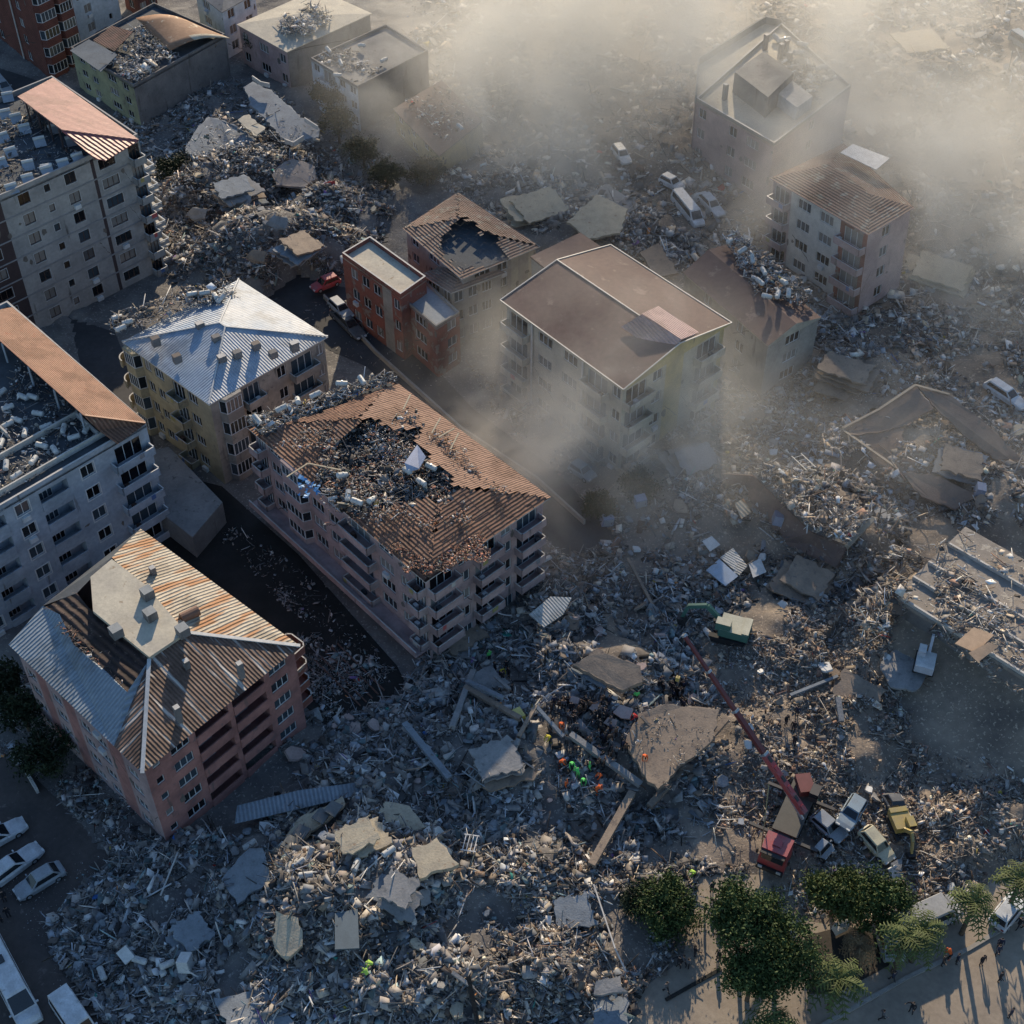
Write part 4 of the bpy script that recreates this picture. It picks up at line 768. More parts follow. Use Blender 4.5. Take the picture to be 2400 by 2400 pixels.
scatter('rubble', [(433,353),(490,272),(600,320),(636,212),(748,303),(740,430),(640,420),(540,400)], 600, .1, 1.4, ['bright','grey','blue'], 'scraps strewn over the tilted blue grey slabs of the ruin', zf=lambda x, y: np.maximum(ground_h(x, y), 3.0)+fbm(x*.5,y*.5,2)*2.0, pz=3.5, lift=.4, mixs=(.3,.35,.35))
scatter('rubble', [(2080,1392),(2130,1410),(2330,1530),(2420,1610),(2400,1625),(2200,1500)], 500, .1, 1.2, ['tan','grey','brown'], 'debris caught along the near edge of the long hall', zf=lambda x, y: 0*x+5.8, pz=5.8, lift=.3)
lb = thing('low_building', P(430,1140,0), 'low flat grey roof between the light blue and the beige blocks', 'building'); mb = MB(); q = PP([(352,1060),(396,1050),(522,1180),(452,1262),(372,1200)], 3.0); q = [q[0], q[4], q[3], q[2], q[1]]; mb.hexa([up(v, 0) for v in q], [up(v, 3.0) for v in q], w_conc); mb.build('wall', lb); mb = MB(); mb.hexa([up(v, 3.01) for v in q], [up(v, 3.2) for v in q], r_flat); mb.build('roof', lb)
# collapsed block with tanks and boards along its top
cb = thing('collapsed_building', G(1900, 1200), 'collapsed block sunk to roof level with boards and tanks along its top', 'ruin')
brn = mat('brown_wall_sheet', (.19,.13,.11), (.13,.095,.085), scale=.4, spot=(.25,.2,.17), spot_scale=1.2, spot_amt=.6)
poly_part(cb, 'roof_slab', [(1765,1112,5.0),(1800,1098,5.2),(2045,1212,4.2),(1985,1278,3.4),(1900,1245,3.9)], .6, brn, r_flat)
poly_part(cb, 'wall', [(1690,1110,2.6),(1765,1115,5.0),(1900,1248,3.8),(1985,1280,3.3),(1960,1330,1.4),(1830,1270,1.2),(1740,1200,1.0)], .25, brn)
for pts in ([(1981,1276,3.6),(1990,1282,3.5),(2052,1216,4.4),(2040,1208,4.5)], [(2000,1215,4.9),(2040,1208,4.7),(2030,1225,4.6),(1990,1232,4.7)]): poly_part(cb, 'cornice', pts, .7, w_cream)
scatter('rubble', [(1765,1112),(1800,1098),(2045,1212),(1985,1278),(1900,1245)], 1100, .15, 1.5, ['bright','tan','brown','grey'], 'pale boards and frames along the top of the collapsed block', zf=lambda x, y: 4.9+fbm(x*.5,y*.5,2)*.8, pz=4.8, lift=.5, edge=False, mixs=(.3,.4,.3))
# brown fallen roof further up the slope
fr = thing('collapsed_roof', G(2150, 1050), 'broad brown roof lying broken on the ground beside the white car', 'ruin')
brs = mat('brown_felt_roof', (.25,.185,.145), (.19,.14,.115), scale=.3, spot=(.13,.12,.11), spot_scale=.8, spot_amt=.58, bump=.5)
def rumpled(root, name, poly, zf, m, c=.8, amp=.5):
    w_ = [P(a, b_, zf) for a, b_ in poly]; xs_ = [v.x for v in w_]; ys_ = [v.y for v in w_]; mb = MB()
    for x in np.arange(min(xs_), max(xs_), c):
        for y in np.arange(min(ys_), max(ys_), c):
            if not in_poly(np.array([x+c/2+random.uniform(-.4,.4)]), np.array([y+c/2+random.uniform(-.4,.4)]), [v.to_tuple() for v in w_])[0]: continue
            f = lambda a_, b_: Vector((a_, b_, zf+amp*2*float(fbm(np.array([a_*.16]), np.array([b_*.16]), 12)[0])-amp))
            mb.face([f(x, y), f(x+c, y), f(x+c, y+c), f(x, y+c)], m)
    o = mb.build(name, root); o.modifiers.new('t', 'SOLIDIFY').thickness = .15; return o
poly_part(fr, 'roof_slope', [(1975,1004,2.2),(2060,960,3.6),(2145,903,5.0),(2190,955,4.4),(2120,1000,3.2),(2010,1022,2.4)], .2, brs)
poly_part(fr, 'roof_slope', [(2145,903,5.0),(2225,925,4.6),(2310,990,3.4),(2400,1080,2.2),(2330,1075,2.0),(2250,1010,3.0),(2190,955,4.4)], .2, brs)
poly_part(fr, 'roof_slope', [(1978,1010,2.1),(2120,1003,3.1),(2105,1100,1.9),(2060,1090,1.6)], .2, brs)
poly_part(fr, 'roof_slope', [(2110,1105,2.2),(2190,1112,2.6),(2290,1160,2.2),(2235,1192,1.5),(2165,1165,1.6)], .2, brs)
cap(fr, [(P(1975,1004,2.3), P(2060,960,3.7)), (P(2060,960,3.7), P(2145,903,5.1)), (P(2145,903,5.1), P(2225,925,4.7)), (P(1978,1010,2.2), P(2105,1100,2.0))], flat('tan_trim', (.42,.34,.25)), .3)
# long slab roof with white gutters
LZ = 6.0
q = [P(2092,1400,LZ), P(2560,1690,LZ), P(2700,1480,LZ), P(2262,1236,LZ)]
b = Bld('collapsed_building', 'long pale flat roofed hall with white gutter lines, broken open at one end', 'building', q, LZ, ov=.2, wm=w_conc, nf=2, left=dict(s=[('.',2)]), right=dict(s=[('.',2)]))
slab(b.o, q, LZ+.1, .4, mat('dusty_hall_roof', (.34,.30,.26), (.24,.215,.19), scale=.25, spot=(.42,.38,.32), spot_scale=.7, spot_amt=.58, bump=.4))
for t in (0, .24, .45, .72):
    mb = MB(); a_, c_ = q[0].lerp(q[3], t), q[1].lerp(q[2], t); mb.bar(up(a_, LZ+.3)+Vector((.2,.1,0)), up(c_, LZ+.3)+Vector((.2,.1,0)), .22, .4, flat('gutter_pale', (.55,.52,.48))); mb.build('gutter', b.o)
b.done()
for pts in ([(2238,1508,7.3),(2282,1470,7.3),(2330,1488,7.3),(2286,1530,7.3)], [(2270,1530,7.5),(2318,1505,7.5),(2340,1515,7.3),(2292,1552,7.3)]):
    mb = MB(); panel(mb, PP(pts), .12, flat('tan_board', (.45,.32,.22), .8)); tag(mb.build('board', org=PP(pts)[0]), 'large tan board lying across the gutters of the long hall roof' if pts[0][1] < 1520 else 'tan board tipping over the near edge of the long hall roof', 'board', 'tan boards on the hall roof')
scatter('rubble', [(2092,1398),(2262,1240),(2500,1370),(2400,1560)], 500, .12, 1.5, ['tan','bright','brown'], 'planks and scraps over the long hall roof', zf=lambda x, y: 6.65+np.zeros(x.shape), pz=6.6, lift=.15, tilt=.15, mixs=(.1,.35,.55))
scatter('rubble', [(1990,1480),(2060,1380),(2120,1310),(2180,1290),(2140,1390),(2060,1500)], 1500, .15, 1.8, ['tan','brown','bright','grey'], 'splintered timber and sunlit wreckage at the broken end of the hall', zf=lambda x, y: ground_h(x, y)+2.0+fbm(x*.5,y*.5,2)*2.6, pz=4, lift=.8, edge=True, mixs=(.3,.25,.45))
# ---------------------------------------------------------------- rubble fields
Z = [
 ([(60,2160),(250,2030),(420,1930),(640,1950),(720,2110),(740,2500),(230,2500),(130,2330)], 15000, .08, 1.5, ['grey','blue','dark','blue'], 'blue grey rubble heap spilling towards the white vans'),
 ([(600,1900),(900,1800),(1100,1980),(1150,2200),(1120,2500),(700,2500),(640,2100)], 15000, .08, 1.7, ['grey','tan','dark','grey','blue'], 'high rubble mound topped by sunlit cream slabs'),
 ([(1060,2000),(1480,1980),(1640,2060),(1600,2200),(1540,2320),(1520,2500),(1080,2500)], 12000, .08, 1.3, ['grey','brown','tan','blue','dark'], 'fine brown and grey rubble beside the sandy plaza'),
 ([(620,1740),(950,1580),(1150,1450),(1640,1470),(1700,1800),(1660,2060),(1080,2010),(820,1850)], 22000, .08, 1.7, ['blue','grey','dark','blue','grey'], 'blue grey rubble field where the rescue crews stand'),
 ([(1620,1470),(2080,1440),(2130,1740),(2500,1860),(2500,2060),(2200,2170),(1900,2120),(1680,2060)], 15000, .06, .9, ['brown','tan','grey','brown'], 'brown rubble field round the red crane truck'),
 ([(1200,1200),(1640,960),(2120,1180),(2100,1420),(1640,1490),(1120,1460)], 15000, .09, 1.5, ['dark','grey','brown','blue'], 'dark rubble field below the big brown roofed block'),
 ([(1770,800),(2500,640),(2600,1260),(2250,1240),(2050,1200),(1780,1090),(1640,960)], 13000, .1, 1.6, ['tan','brown','grey','bright'], 'tan rubble slope around the collapsed brown roof'),
 ([(330,470),(560,400),(930,420),(880,640),(760,650),(640,700),(480,690),(330,620)], 17000, .1, 1.5, ['grey','dark','dark','blue','brown'], 'dark violet grey rubble heap across the street from the beige corner block'),
 ([(270,250),(560,190),(760,300),(960,400),(560,460),(330,470)], 7000, .1, 1.5, ['grey','dark','blue'], 'rubble around the ruin of tilted blue grey slabs'),
 ([(960,-40),(2500,-60),(2500,700),(1790,820),(1560,620),(1280,580),(1080,440),(960,300)], 17000, .16, 2.4, ['tan','grey','bright','grey'], 'pale wreckage lying under the dust cloud'),
 ([(-20,1560),(100,1560),(390,1900),(300,2010),(130,1880),(-20,1800)], 3500, .08, 1.2, ['blue','dark','grey'], 'debris in the shaded yard beside the faded pink block'),
 ([(1000,430),(1300,400),(1560,520),(1700,620),(1500,600),(1250,560)], 3500, .1, 1.6, ['bright','tan','grey'], 'sunlit scatter of pale chunks behind the caved in roof'),
 ([(1080,1420),(1300,1200),(1350,1330),(1180,1480)], 1500, .1, 1.0, ['dark','grey'], 'dark debris at the foot of the pink block'),
 ([(1100,860),(1450,1060),(1640,960),(1300,1230)], 2500, .1, 1.2, ['dark','grey','brown'], 'debris along the dusty street by the big brown roofed block'),
]
for poly, n, lo, hi, pal, lab in Z: scatter('rubble', poly, n, lo, hi, pal, lab, tilt=.55)
scatter('rubble', [(560,1260),(620,1340),(720,1440),(700,1460),(560,1320),(520,1250)], 420, .1, .8, ['grey','blue'], 'few pale stones along the dark street under the pink canopy', zf=lambda x, y: 0*x+.08)
scatter('rubble', [(720,1480),(930,1590),(760,1690),(620,1560)], 700, .1, 1.3, ['grey','blue'], 'stones and boards at the end of the dark street', zf=lambda x, y: 0*x+.08)
scatter('rubble', [(650,830),(690,830),(700,900),(660,930),(640,880)], 300, .1, 1.2, ['tan','brown','bright'], 'small heap of tan debris at the street corner of the beige block', zf=lambda x, y: .1+0*x+fbm(x*.5, y*.5, 2)*1.2)
scatter('rubble', [(0,2050),(420,1960),(200,2130),(140,2230),(240,2400),(140,2330),(60,2160)], 300, .06, .35, ['grey','blue'], 'small stones strewn on the road by the parked cars', zf=lambda x, y: 0*x+.06, mixs=(.9,.1,0))
scatter('rubble', [(700,700),(860,690),(1110,960),(1300,1100),(1200,1120),(860,860),(700,790)], 260, .06, .5, ['grey','brown'], 'small stones on the street by the red orange terrace', zf=lambda x, y: 0*x+.06)
scatter('rubble', [(1462,1735),(1500,1672),(1560,1650),(1690,1662),(1668,1735),(1600,1790),(1545,1852)], 500, .05, .5, ['brown','grey','tan'], 'crumbs of masonry on the brown floor slab of the lone worker', zf=lambda x, y: ground_h(x, y)*0+gz(P(1570,1740,2).x, P(1570,1740,2).y)+1.75, pz=3.5, lift=.1)
# ---------------------------------------------------------------- single slabs, beams and sheets that can be told apart
def S(name, label, cat, pts, up_=.4, th=.25, m=None, group=None):
    """pts: (px, py[, dz]) outline; the slab lies up_ above the local ground."""
    c = G(sum(p[0] for p in pts)/len(pts), sum(p[1] for p in pts)/len(pts)); z = c.z+up_
    w_ = [P(p[0], p[1], z+(p[2] if len(p) > 2 else 0)) for p in pts]; mb = MB()
    if 'plate' in name:          # broken outline
        rr = []
        for i_ in range(len(w_)):
            a_, b2 = w_[i_], w_[(i_+1) % len(w_)]; n_ = max(2, int((b2-a_).length/.55))
            for j_ in range(n_): rr.append(a_.lerp(b2, j_/n_)+Vector((random.uniform(-.16, .16), random.uniform(-.16, .16), 0)))
        w_ = rr; cc_ = sum(w_, Vector())/len(w_)
        if (w_[1]-w_[0]).cross(w_[2]-w_[1]).z < 0 and sum((w_[i]-cc_).cross(w_[(i+1) % len(w_)]-cc_).z for i in range(len(w_))) < 0: w_ = w_[::-1]
        elif sum((w_[i]-cc_).cross(w_[(i+1) % len(w_)]-cc_).z for i in range(len(w_))) < 0: w_ = w_[::-1]
        lw = [v-Vector((0, 0, th)) for v in w_]
        mb.face(w_, m); mb.face(lw[::-1], m)
        for i_ in range(len(w_)):
            j_ = (i_+1) % len(w_); mb.face([lw[i_], lw[j_], w_[j_], w_[i_]], m)
    else: panel(mb, w_, th, m)
    o = tag(mb.build(name, org=Vector((c.x, c.y, c.z))), label, cat, group)
    if 'plate' in name:
        rb = MB(); rm = flat('rebar', (.12,.07,.05))
        for q_ in range(9):
            a_ = random.choice(w_); dr = (a_-cc_); dr.z = 0; dr = dr.normalized(); e_ = a_-Vector((0, 0, th*.4)); m_ = e_+dr*random.uniform(.3, .6); rb.bar(e_-dr*.2, m_, .04, .04, rm); rb.bar(m_, m_+dr*.2+Vector((random.uniform(-.3, .3), random.uniform(-.3, .3), random.uniform(-.4, .5))), .04, .04, rm)
        rb.build('rebar', o)
    return o
c_cream = mat('sunlit_cream_slab', (.52,.45,.33), (.42,.36,.27), scale=.8, spot=(.28,.2,.14), spot_scale=1.8, spot_amt=.6, bump=.4)
c_grey = mat('grey_slab', (.30,.295,.29), (.22,.22,.22), scale=.8, spot=(.15,.15,.15), spot_scale=1.8, spot_amt=.6, bump=.4)
c_blue = mat('blue_grey_slab', (.25,.28,.31), (.19,.215,.24), scale=.8, spot=(.13,.14,.15), spot_scale=1.8, spot_amt=.6, bump=.4)
c_pink = mat('pink_slab', (.50,.38,.34), (.42,.33,.3), scale=.8, bump=.3); s_white = flat('white_sheet', (.62,.63,.62), .6); s_blue = flat('pale_blue_sheet', (.38,.48,.60), .5)
c_brown = mat('brown_slab', (.32,.25,.19), (.24,.19,.15), scale=.7, spot=(.16,.13,.11), spot_scale=1.6, spot_amt=.58, bump=.4); s_panel = mat('solar_panel', (.16,.17,.17), (.12,.13,.13), rough=.35, bump=0)
S('concrete_plate', 'sunlit cream floor slab with rust stained top at the crest of the mound', 'slab', [(890,1900,.3),(905,1880,.3),(960,1890,.3),(1000,1940,.2),(950,1955,0),(905,1950,.1)], 1.0, .3, c_cream)
S('concrete_plate', 'thick cream slab with straight edge jutting from the mound near the green window frame', 'slab', [(965,1990,.2),(1025,1965,.3),(1072,2025,.3),(982,2058,0)], 1.1, .45, c_cream)
S('concrete_plate', 'long pale strip of floor beneath the row of grey solar panels', 'slab', [(655,1985,0),(690,1925,.2),(800,1868,.5),(812,1885,.5),(720,1960,.2),(680,2010,0)], 1.3, .3, c_cream)
for i, (x, y, lab) in enumerate(((680,1975,'grey solar panel lying lowest of the row on the mound'),(705,1950,'grey solar panel lying second lowest of the row on the mound'),(752,1912,'grey solar panel next to the topmost one on the mound'),(780,1895,'topmost grey solar panel of the row on the mound'))):
    S('solar_collector', lab, 'solar panel', [(x-22,y+4),(x-2,y-20),(x+24,y-8),(x+4,y+20)], 1.75+i*.12, .12, s_panel, 'solar panels on the rubble mound')
S('concrete_plate', 'tilted blue grey slab with a dark square patch beside the rubble mound', 'slab', [(515,2060,-.3),(580,1990,.4),(620,1985,.9),(635,2060,.9),(560,2118,0)], .9, .3, c_blue)
S('concrete_plate', 'pale yellowish slab covered in crumbs standing out of the bluish rubble', 'slab', [(640,2215,.0),(645,2135,.8),(700,2150,.9),(712,2215,.4),(668,2250,-.1)], .9, .35, c_cream)
S('slate_sheet', 'dark slate coloured panel standing in the rubble south of the crumb covered slab', 'panel', [(785,2140),(838,2130),(842,2222),(785,2225)], 1.2, .2, flat('slate_panel', (.10,.14,.17), .5))
S('concrete_plate', 'broad blue grey ground slab at the bottom edge of the picture', 'slab', [(500,2340),(640,2310),(700,2420),(560,2460)], .3, .2, c_blue)
S('concrete_plate', 'square grey blue slab in the rubble beside the sandy plaza', 'slab', [(1392,2330),(1470,2335),(1475,2410),(1390,2420)], .7, .5, c_blue)
S('concrete_plate', 'pale grey slab just above the square grey blue one near the plaza', 'slab', [(1400,2300,.2),(1450,2290,.3),(1468,2328,.2),(1395,2328,0)], .9, .3, c_grey)
S('roof_sheet', 'pale blue roof sheet lying flat in the dark rubble field', 'sheet', [(1655,1336,0),(1686,1310,.2),(1730,1350,.2),(1700,1373,0)], .9, .1, s_blue)
S('roof_sheet', 'ribbed white roof sheet next to the pale blue one', 'sheet', [(1688,1306,.2),(1718,1284,.2),(1752,1326,.3),(1733,1348,.1)], .95, .1, r_white)
S('roof_sheet', 'torn white sheet with a dark hole near the ribbed roof sheet', 'sheet', [(1755,1322),(1782,1308),(1796,1340),(1765,1354)], .9, .08, s_white)
S('roof_sheet', 'crumpled white sheet above the pale blue roof sheet', 'sheet', [(1646,1268),(1668,1256),(1688,1276),(1664,1292)], .9, .08, s_white)
S('board', 'ribbed tan board leaning by the red stained rubble', 'board', [(1722,1180,.5),(1742,1168,.6),(1762,1200,.2),(1738,1216,0)], .9, .12, r_rustcream)
S('awning', 'ribbed pale roof sheet lying by the brown rubble hill and the crane boom tip', 'sheet', [(1240,1440,.2),(1290,1398,.6),(1340,1400,.6),(1320,1440,.3),(1275,1470,0)], 1.0, .1, r_white)
S('concrete_plate', 'brown earthy slab sloping beneath scattered tiles above the rescue crowd', 'slab', [(1345,1560,.0),(1400,1520,.6),(1500,1560,.7),(1505,1600,.4),(1460,1620,0)], 1.1, .5, c_brown)
S('concrete_plate', 'large brown floor slab where a lone worker in orange stands', 'slab', [(1462,1735,0),(1500,1672,.5),(1560,1650,.8),(1690,1662,.8),(1668,1735,.5),(1600,1790,.3),(1545,1852,.0),(1520,1830,0)], 1.2, .45, c_brown)
for i, (x, y, r_, lab) in enumerate(((1345,1640,14,'small pinkish slab nearest the yellow box'),(1396,1658,16,'pinkish slab between two others by the rescue crowd'),(1460,1668,24,'largest pinkish slab beside the person in green'),(1430,1692,16,'pinkish slab tipped under the largest one'))):
    S('pink_chunk', lab, 'slab', [(x-r_,y+2,0),(x-r_*.3,y-r_*.7,.3),(x+r_,y-r_*.3,.4),(x+r_*.7,y+r_*.7,.1),(x-r_*.2,y+r_*.6,0)], .9, .25, c_pink, 'pinkish slabs by the rescue pit')
S('corrugated_sheet', 'long blue grey corrugated sheet strip below the faded pink block', 'sheet', [(550,1930,0),(556,1888,.1),(700,1852,.3),(850,1832,.4),(852,1860,.3),(700,1896,.1)], 1.0, .08, r_bluesheet)
S('concrete_plate', 'low grey concrete slab in the rubble near the red lit balconies', 'slab', [(1085,1590),(1150,1560),(1195,1600),(1130,1640)], .8, .3, c_grey)
S('concrete_plate', 'smooth pale grey slab fan beneath the white demolition machine', 'slab', [(2060,1560),(2120,1500),(2180,1560),(2150,1620),(2090,1610)], .5, .2, c_grey)
ybox = MB(); yc = G(1215, 1690, .9); ybox.box(yc, (.9, 1.2, .8), flat('yellow_plastic', (.62,.5,.1), .5), .5, mt=flat('yellow_lid', (.7,.6,.2), .5)); tag(ybox.build('storage_box', org=yc-Vector((0,0,.4))), 'yellow box standing on the rubble by the rescue crowd', 'box')
for i, (x, y, r_, lab) in enumerate(((560,470,30,'tilted slab near the top of the dark violet heap'),(650,520,26,'middle one of the tilted slabs on the dark violet heap'),(600,600,24,'tilted slab low on the street side of the dark violet heap'),(740,560,22,'tilted slab at the east end of the dark violet heap'),(460,500,24,'pale slab on the edge of the dark violet heap by the grey tower'))):
    S('concrete_plate', lab, 'slab', [(x-r_,y+4,-.3),(x-r_*.3,y-r_*.6,.7),(x+r_,y-r_*.4,1.0),(x+r_*.8,y+r_*.5,.2),(x-r_*.1,y+r_*.6,-.4)], .9, .3, [c_blue, c_grey, c_brown][i % 3])
# concrete beams
BE = [((1110,1590,1.2),(1060,1720,1.0),.55,'thick beam leaning north of the caved rubble, by two crossed beams'),((1090,1630,1.3),(1220,1700,1.0),.5,'beam lying across the two leaning ones west of the yellow box'),
 ((1095,1620,1.6),(1180,1670,2.2),.4,'green tinged beam over the crossed beams'),((1215,1750,1.2),(1170,1850,.8),.45,'brown beam pointing down to the ladder frame'),((1255,1685,2.0),(1215,1745,1.2),.35,'pale beam forming one leg of the tent like pair'),
 ((1255,1685,2.0),(1320,1745,1.2),.35,'dark green beam forming the other leg of the tent like pair'),((1335,1745,1.6),(1500,1860,1.4),.6,'long brown beam along the edge of the rescue pit'),((1480,1875,1.2),(1385,2040,.8),.7,'thick grey beam running down from the end of the long brown one'),
 ((950,1720,1.6),(1055,1840,1.0),.6,'dark brown beam in the rubble between the faded pink block and the crowd'),((1160,1610,1.6),(1195,1640,1.6),.3,'short beam behind the leaning beams'),((1700,1700,1.0),(1520,1905,1.0),.6,'pale edge beam along the brown floor slab'),
 ((1340,1580,.9),(1420,1625,.8),.4,'grey beam at the lower edge of the earthy slab'),((1110,2330,1.0),(1060,2290,.8),.3,'bluish beam in the fine rubble'),
 ((1470,1320,.8),(1530,1430,.6),.3,'thin green rail along the rubble edge near the crane tip'),((1850,1640,.7),(1960,1600,1.0),.3,'broken pale beam among the brown rubble above the crane truck'),
 ((1960,1650,1.0),(1970,1700,.6),.5,'short upright grey slab beam in the brown rubble'),((1500,1700,1.4),(1560,1760,1.2),.25,'thin beam on the brown floor slab')]
for i, (a, b, w_, lab) in enumerate(BE):
    pa, pb_ = G(a[0], a[1], a[2]), G(b[0], b[1], b[2]); mb = MB(); mb.bar(pa, pb_, w_, w_*.8, [c_grey, c_brown, c_blue][i % 3]); n0 = (pb_-pa).normalized()
    for k in range(3): o_ = Vector((random.uniform(-.1, .1), random.uniform(-.1, .1), random.uniform(-.05, .1))); mb.bar(pb_+o_, pb_+o_+n0*random.uniform(.4, .9)+Vector((0, 0, random.uniform(-.2, .3))), .04, .04, flat('rebar', (.12,.07,.05)))
    tag(mb.build('concrete_girder', org=Vector((pa.x, pa.y, gz(pa.x, pa.y)))), lab, 'beam', 'fallen concrete beams')
# ladder-like window grille, wardrobes and frames
def ladder(a, b, w_, n, lab, m=None):
    pa, pb_ = G(*a), G(*b); d = (pb_-pa).normalized(); u = d.cross(Vector((0, 0, 1))).normalized()*w_/2; mb = MB(); m = m or flat('grey_steel', (.32,.35,.37), .5)
    for s in (-1, 1): mb.bar(pa+u*s, pb_+u*s, .09, .09, m)
    for i in range(n): p = pa.lerp(pb_, (i+.5)/n); mb.bar(p-u, p+u, .07, .07, m)
    tag(mb.build('window_grating', org=Vector((pa.x, pa.y, gz(pa.x, pa.y)))), lab, 'frame', 'steel frames in the rubble')
ladder((1090,1818,1.3), (1145,1855,1.2), .9, 5, 'ladder shaped steel frame below the brown pointing beam')
ladder((1150,1870,1.2), (1180,1885,1.2), .7, 2, 'small pale rectangular frame next to the ladder shaped one')
ladder((1085,1995,1.5), (1120,2000,1.5), 1.6, 4, 'square white window frame lying on the mound', FR)
ladder((1550,1500,.8), (1570,1540,.8), .8, 4, 'grey grating by the foot of the crane boom tip')
ladder((1860,1100,2.2), (1895,1130,2.0), 1.2, 4, 'white window frame near the collapsed block with boards')
# ---------------------------------------------------------------- tanks and boxes scattered on rubble and roofs
t_white = mat('white_tank', (.60,.61,.60), (.40,.40,.38), scale=1.2, rough=.5, bump=0); t_steel = flat('tank_steel', (.42,.45,.48), .35, .4)
def tank_proto(lab):
    t = thing('water_tank', (0, 0, 0), lab, 'water tank'); mb = MB(); mb.cyl((-.75, 0, .42), (.75, 0, .42), .36, .36, t_white, 16); 
    for s in (-1, 1): mb.cyl((.75*s, 0, .42), (.83*s, 0, .42), .36, .2, t_white, 16)
    mb.build('tank', t, smooth=False); mb = MB()
    for s in (-.5, .5): mb.box((s, 0, .06), (.1, .7, .12), t_steel)
    mb.build('cradle', t); mb = MB(); mb.cyl((0, 0, .7), (0, 0, .85), .12, .1, t_steel, 8); mb.build('filler_neck', t); return t
def heater_proto(lab):
    t = thing('solar_heater', (0, 0, 0), lab, 'solar heater'); mb = MB(); mb.cyl((-.9, .55, 1.0), (.9, .55, 1.0), .27, .27, t_white, 14); mb.build('tank', t)
    mb = MB(); panel(mb, [Vector((-.9,-.8,.1)), Vector((.9,-.8,.1)), Vector((.9,.35,.85)), Vector((-.9,.35,.85))], .07, s_panel, t_steel); mb.build('collector_panel', t)
    mb = MB()
    for s in (-.8, .8):
        mb.bar((s, .55, 0), (s, .55, .75), .06, .06, t_steel); mb.bar((s, -.8, 0), (s, .55, .05), .06, .06, t_steel)
    mb.build('support_frame', t); return t
def crate_proto(lab, m, nm='cabinet'):
    t = thing(nm, (0, 0, 0), lab, 'cabinet'); mb = MB(); mb.hexa([Vector(v) for v in ((-.5,-.4,0),(.5,-.4,0),(.5,.4,0),(-.5,.4,0))], [Vector(v) for v in ((-.47,-.37,.9),(.47,-.37,.9),(.47,.37,.9),(-.47,.37,.9))], m)
    mb.build('body', t); mb = MB(); mb.box((0, -.41, .45), (.8, .03, .75), t_steel); mb.box((.3, -.44, .45), (.04, .03, .3), FRB); mb.build('door', t); return t
heat = heater_proto('white solar heater tank and panel standing on the rubble strewn roof of the grey tower'); tank = tank_proto('white water tank lying on the rubble strewn roof of the light blue block')
used = {}
def drop(proto, p, rz, lab, grp, tilt=0, sc=.78):
    if proto.name not in used: used[proto.name] = 1; o = proto; o['label'] = lab; o['group'] = grp
    else: o = copy_tree(proto, label=lab, group=grp)
    o.location = p; o.rotation_euler = (random.uniform(-tilt, tilt), random.uniform(-tilt, tilt), rz); o.scale = (sc,)*3; return o
for x, y in ((20,235),(15,275),(95,340),(170,338),(28,365),(68,395),(112,405),(30,450),(68,428),(112,408),(60,310),(150,392),(185,378),(10,330),(40,285),(130,310),(5,390)):
    drop(heat, P(x, y, TZ+.02), R(28)+random.uniform(-.15, .15), 'white solar heater standing on the littered flat roof of the grey tower', 'solar heaters on the grey tower')
for x, y in ((55,935),(78,935),(40,990),(90,975),(20,1000),(150,1010),(98,1050),(5,1045),(175,1030),(130,1060),(15,1095),(40,1120),(80,1085),(110,1005),(60,1020),(205,1010),(20,960),(5,925)):
    drop(tank, P(x, y, GZ+.1), random.uniform(0, 3), 'white water tank on the littered flat roof of the light blue block', 'water tanks on the light blue block', .15)
for x, y in ((820,1165),(870,1178),(800,1120),(1010,1100),(955,1110),(990,1135),(838,1180)):
    drop(tank, P(x, y, 14.4), random.uniform(0, 3), 'water tank among the wreckage in the hole of the pink block roof', 'water tanks in the roof hole', .5)
for x, y in ((605,985),(700,945),(740,930),(660,960),(800,905),(850,895)):
    drop(tank, P(x, y, 14.3), random.uniform(0, 3), 'white tank in the bank of wreckage along the far eave of the pink block', 'tanks along the far eave', .5)
for x, y in ((275,750),(285,775),(300,760),(450,695),(480,690),(505,700),(520,705)):
    drop(tank, P(x, y, 13.4), random.uniform(0, 3), 'white tank at the back edge of the pale blue metal roof', 'tanks behind the pale blue roof', .4)
for x, y in ((1720,1350),(590,1990),(720,2060),(700,2030),(730,2010),(860,2000),(330,2260),(395,2275),(245,2290),(820,1990),(890,1960),(915,2010),(840,2040)):
    p = G(x, y, .45); drop(tank, p, random.uniform(0, 3), 'white water tank thrown onto the rubble', 'water tanks lying on the rubble', .6)
for x, y in ((1740,590),(1760,610),(1790,640),(1795,700),(1825,695),(1840,665),(1710,570),(1850,690),(1780,665)):
    drop(tank, P(x, y, 9.9), random.uniform(0, 3), 'pale tank among rubble on the brown roof behind the big block', 'tanks on the brown roof', .5)
for x, y in ((770,120),(800,150),(790,180),(850,110),(900,145),(1080,300)):
    drop(tank, P(x, y, 7.6), random.uniform(0, 3), 'white tank on the grey parapet roof or the house beside it', 'tanks near the dust edge', .5)
scatter('rubble', [(262,790),(262,745),(330,725),(440,680),(540,660),(560,700),(480,720),(330,770)], 700, .12, 1.3, ['dark','grey','bright','brown'], 'wreckage piled along the back edge of the pale blue metal roof', zf=lambda x, y: 12.6+fbm(x*.5,y*.5,2)*1.2, pz=12.9, lift=.6, edge=False)
cab = crate_proto('white cabinet', s_white); blu = crate_proto('blue cabinet', flat('dusty_blue_metal', (.20,.25,.36), .5))
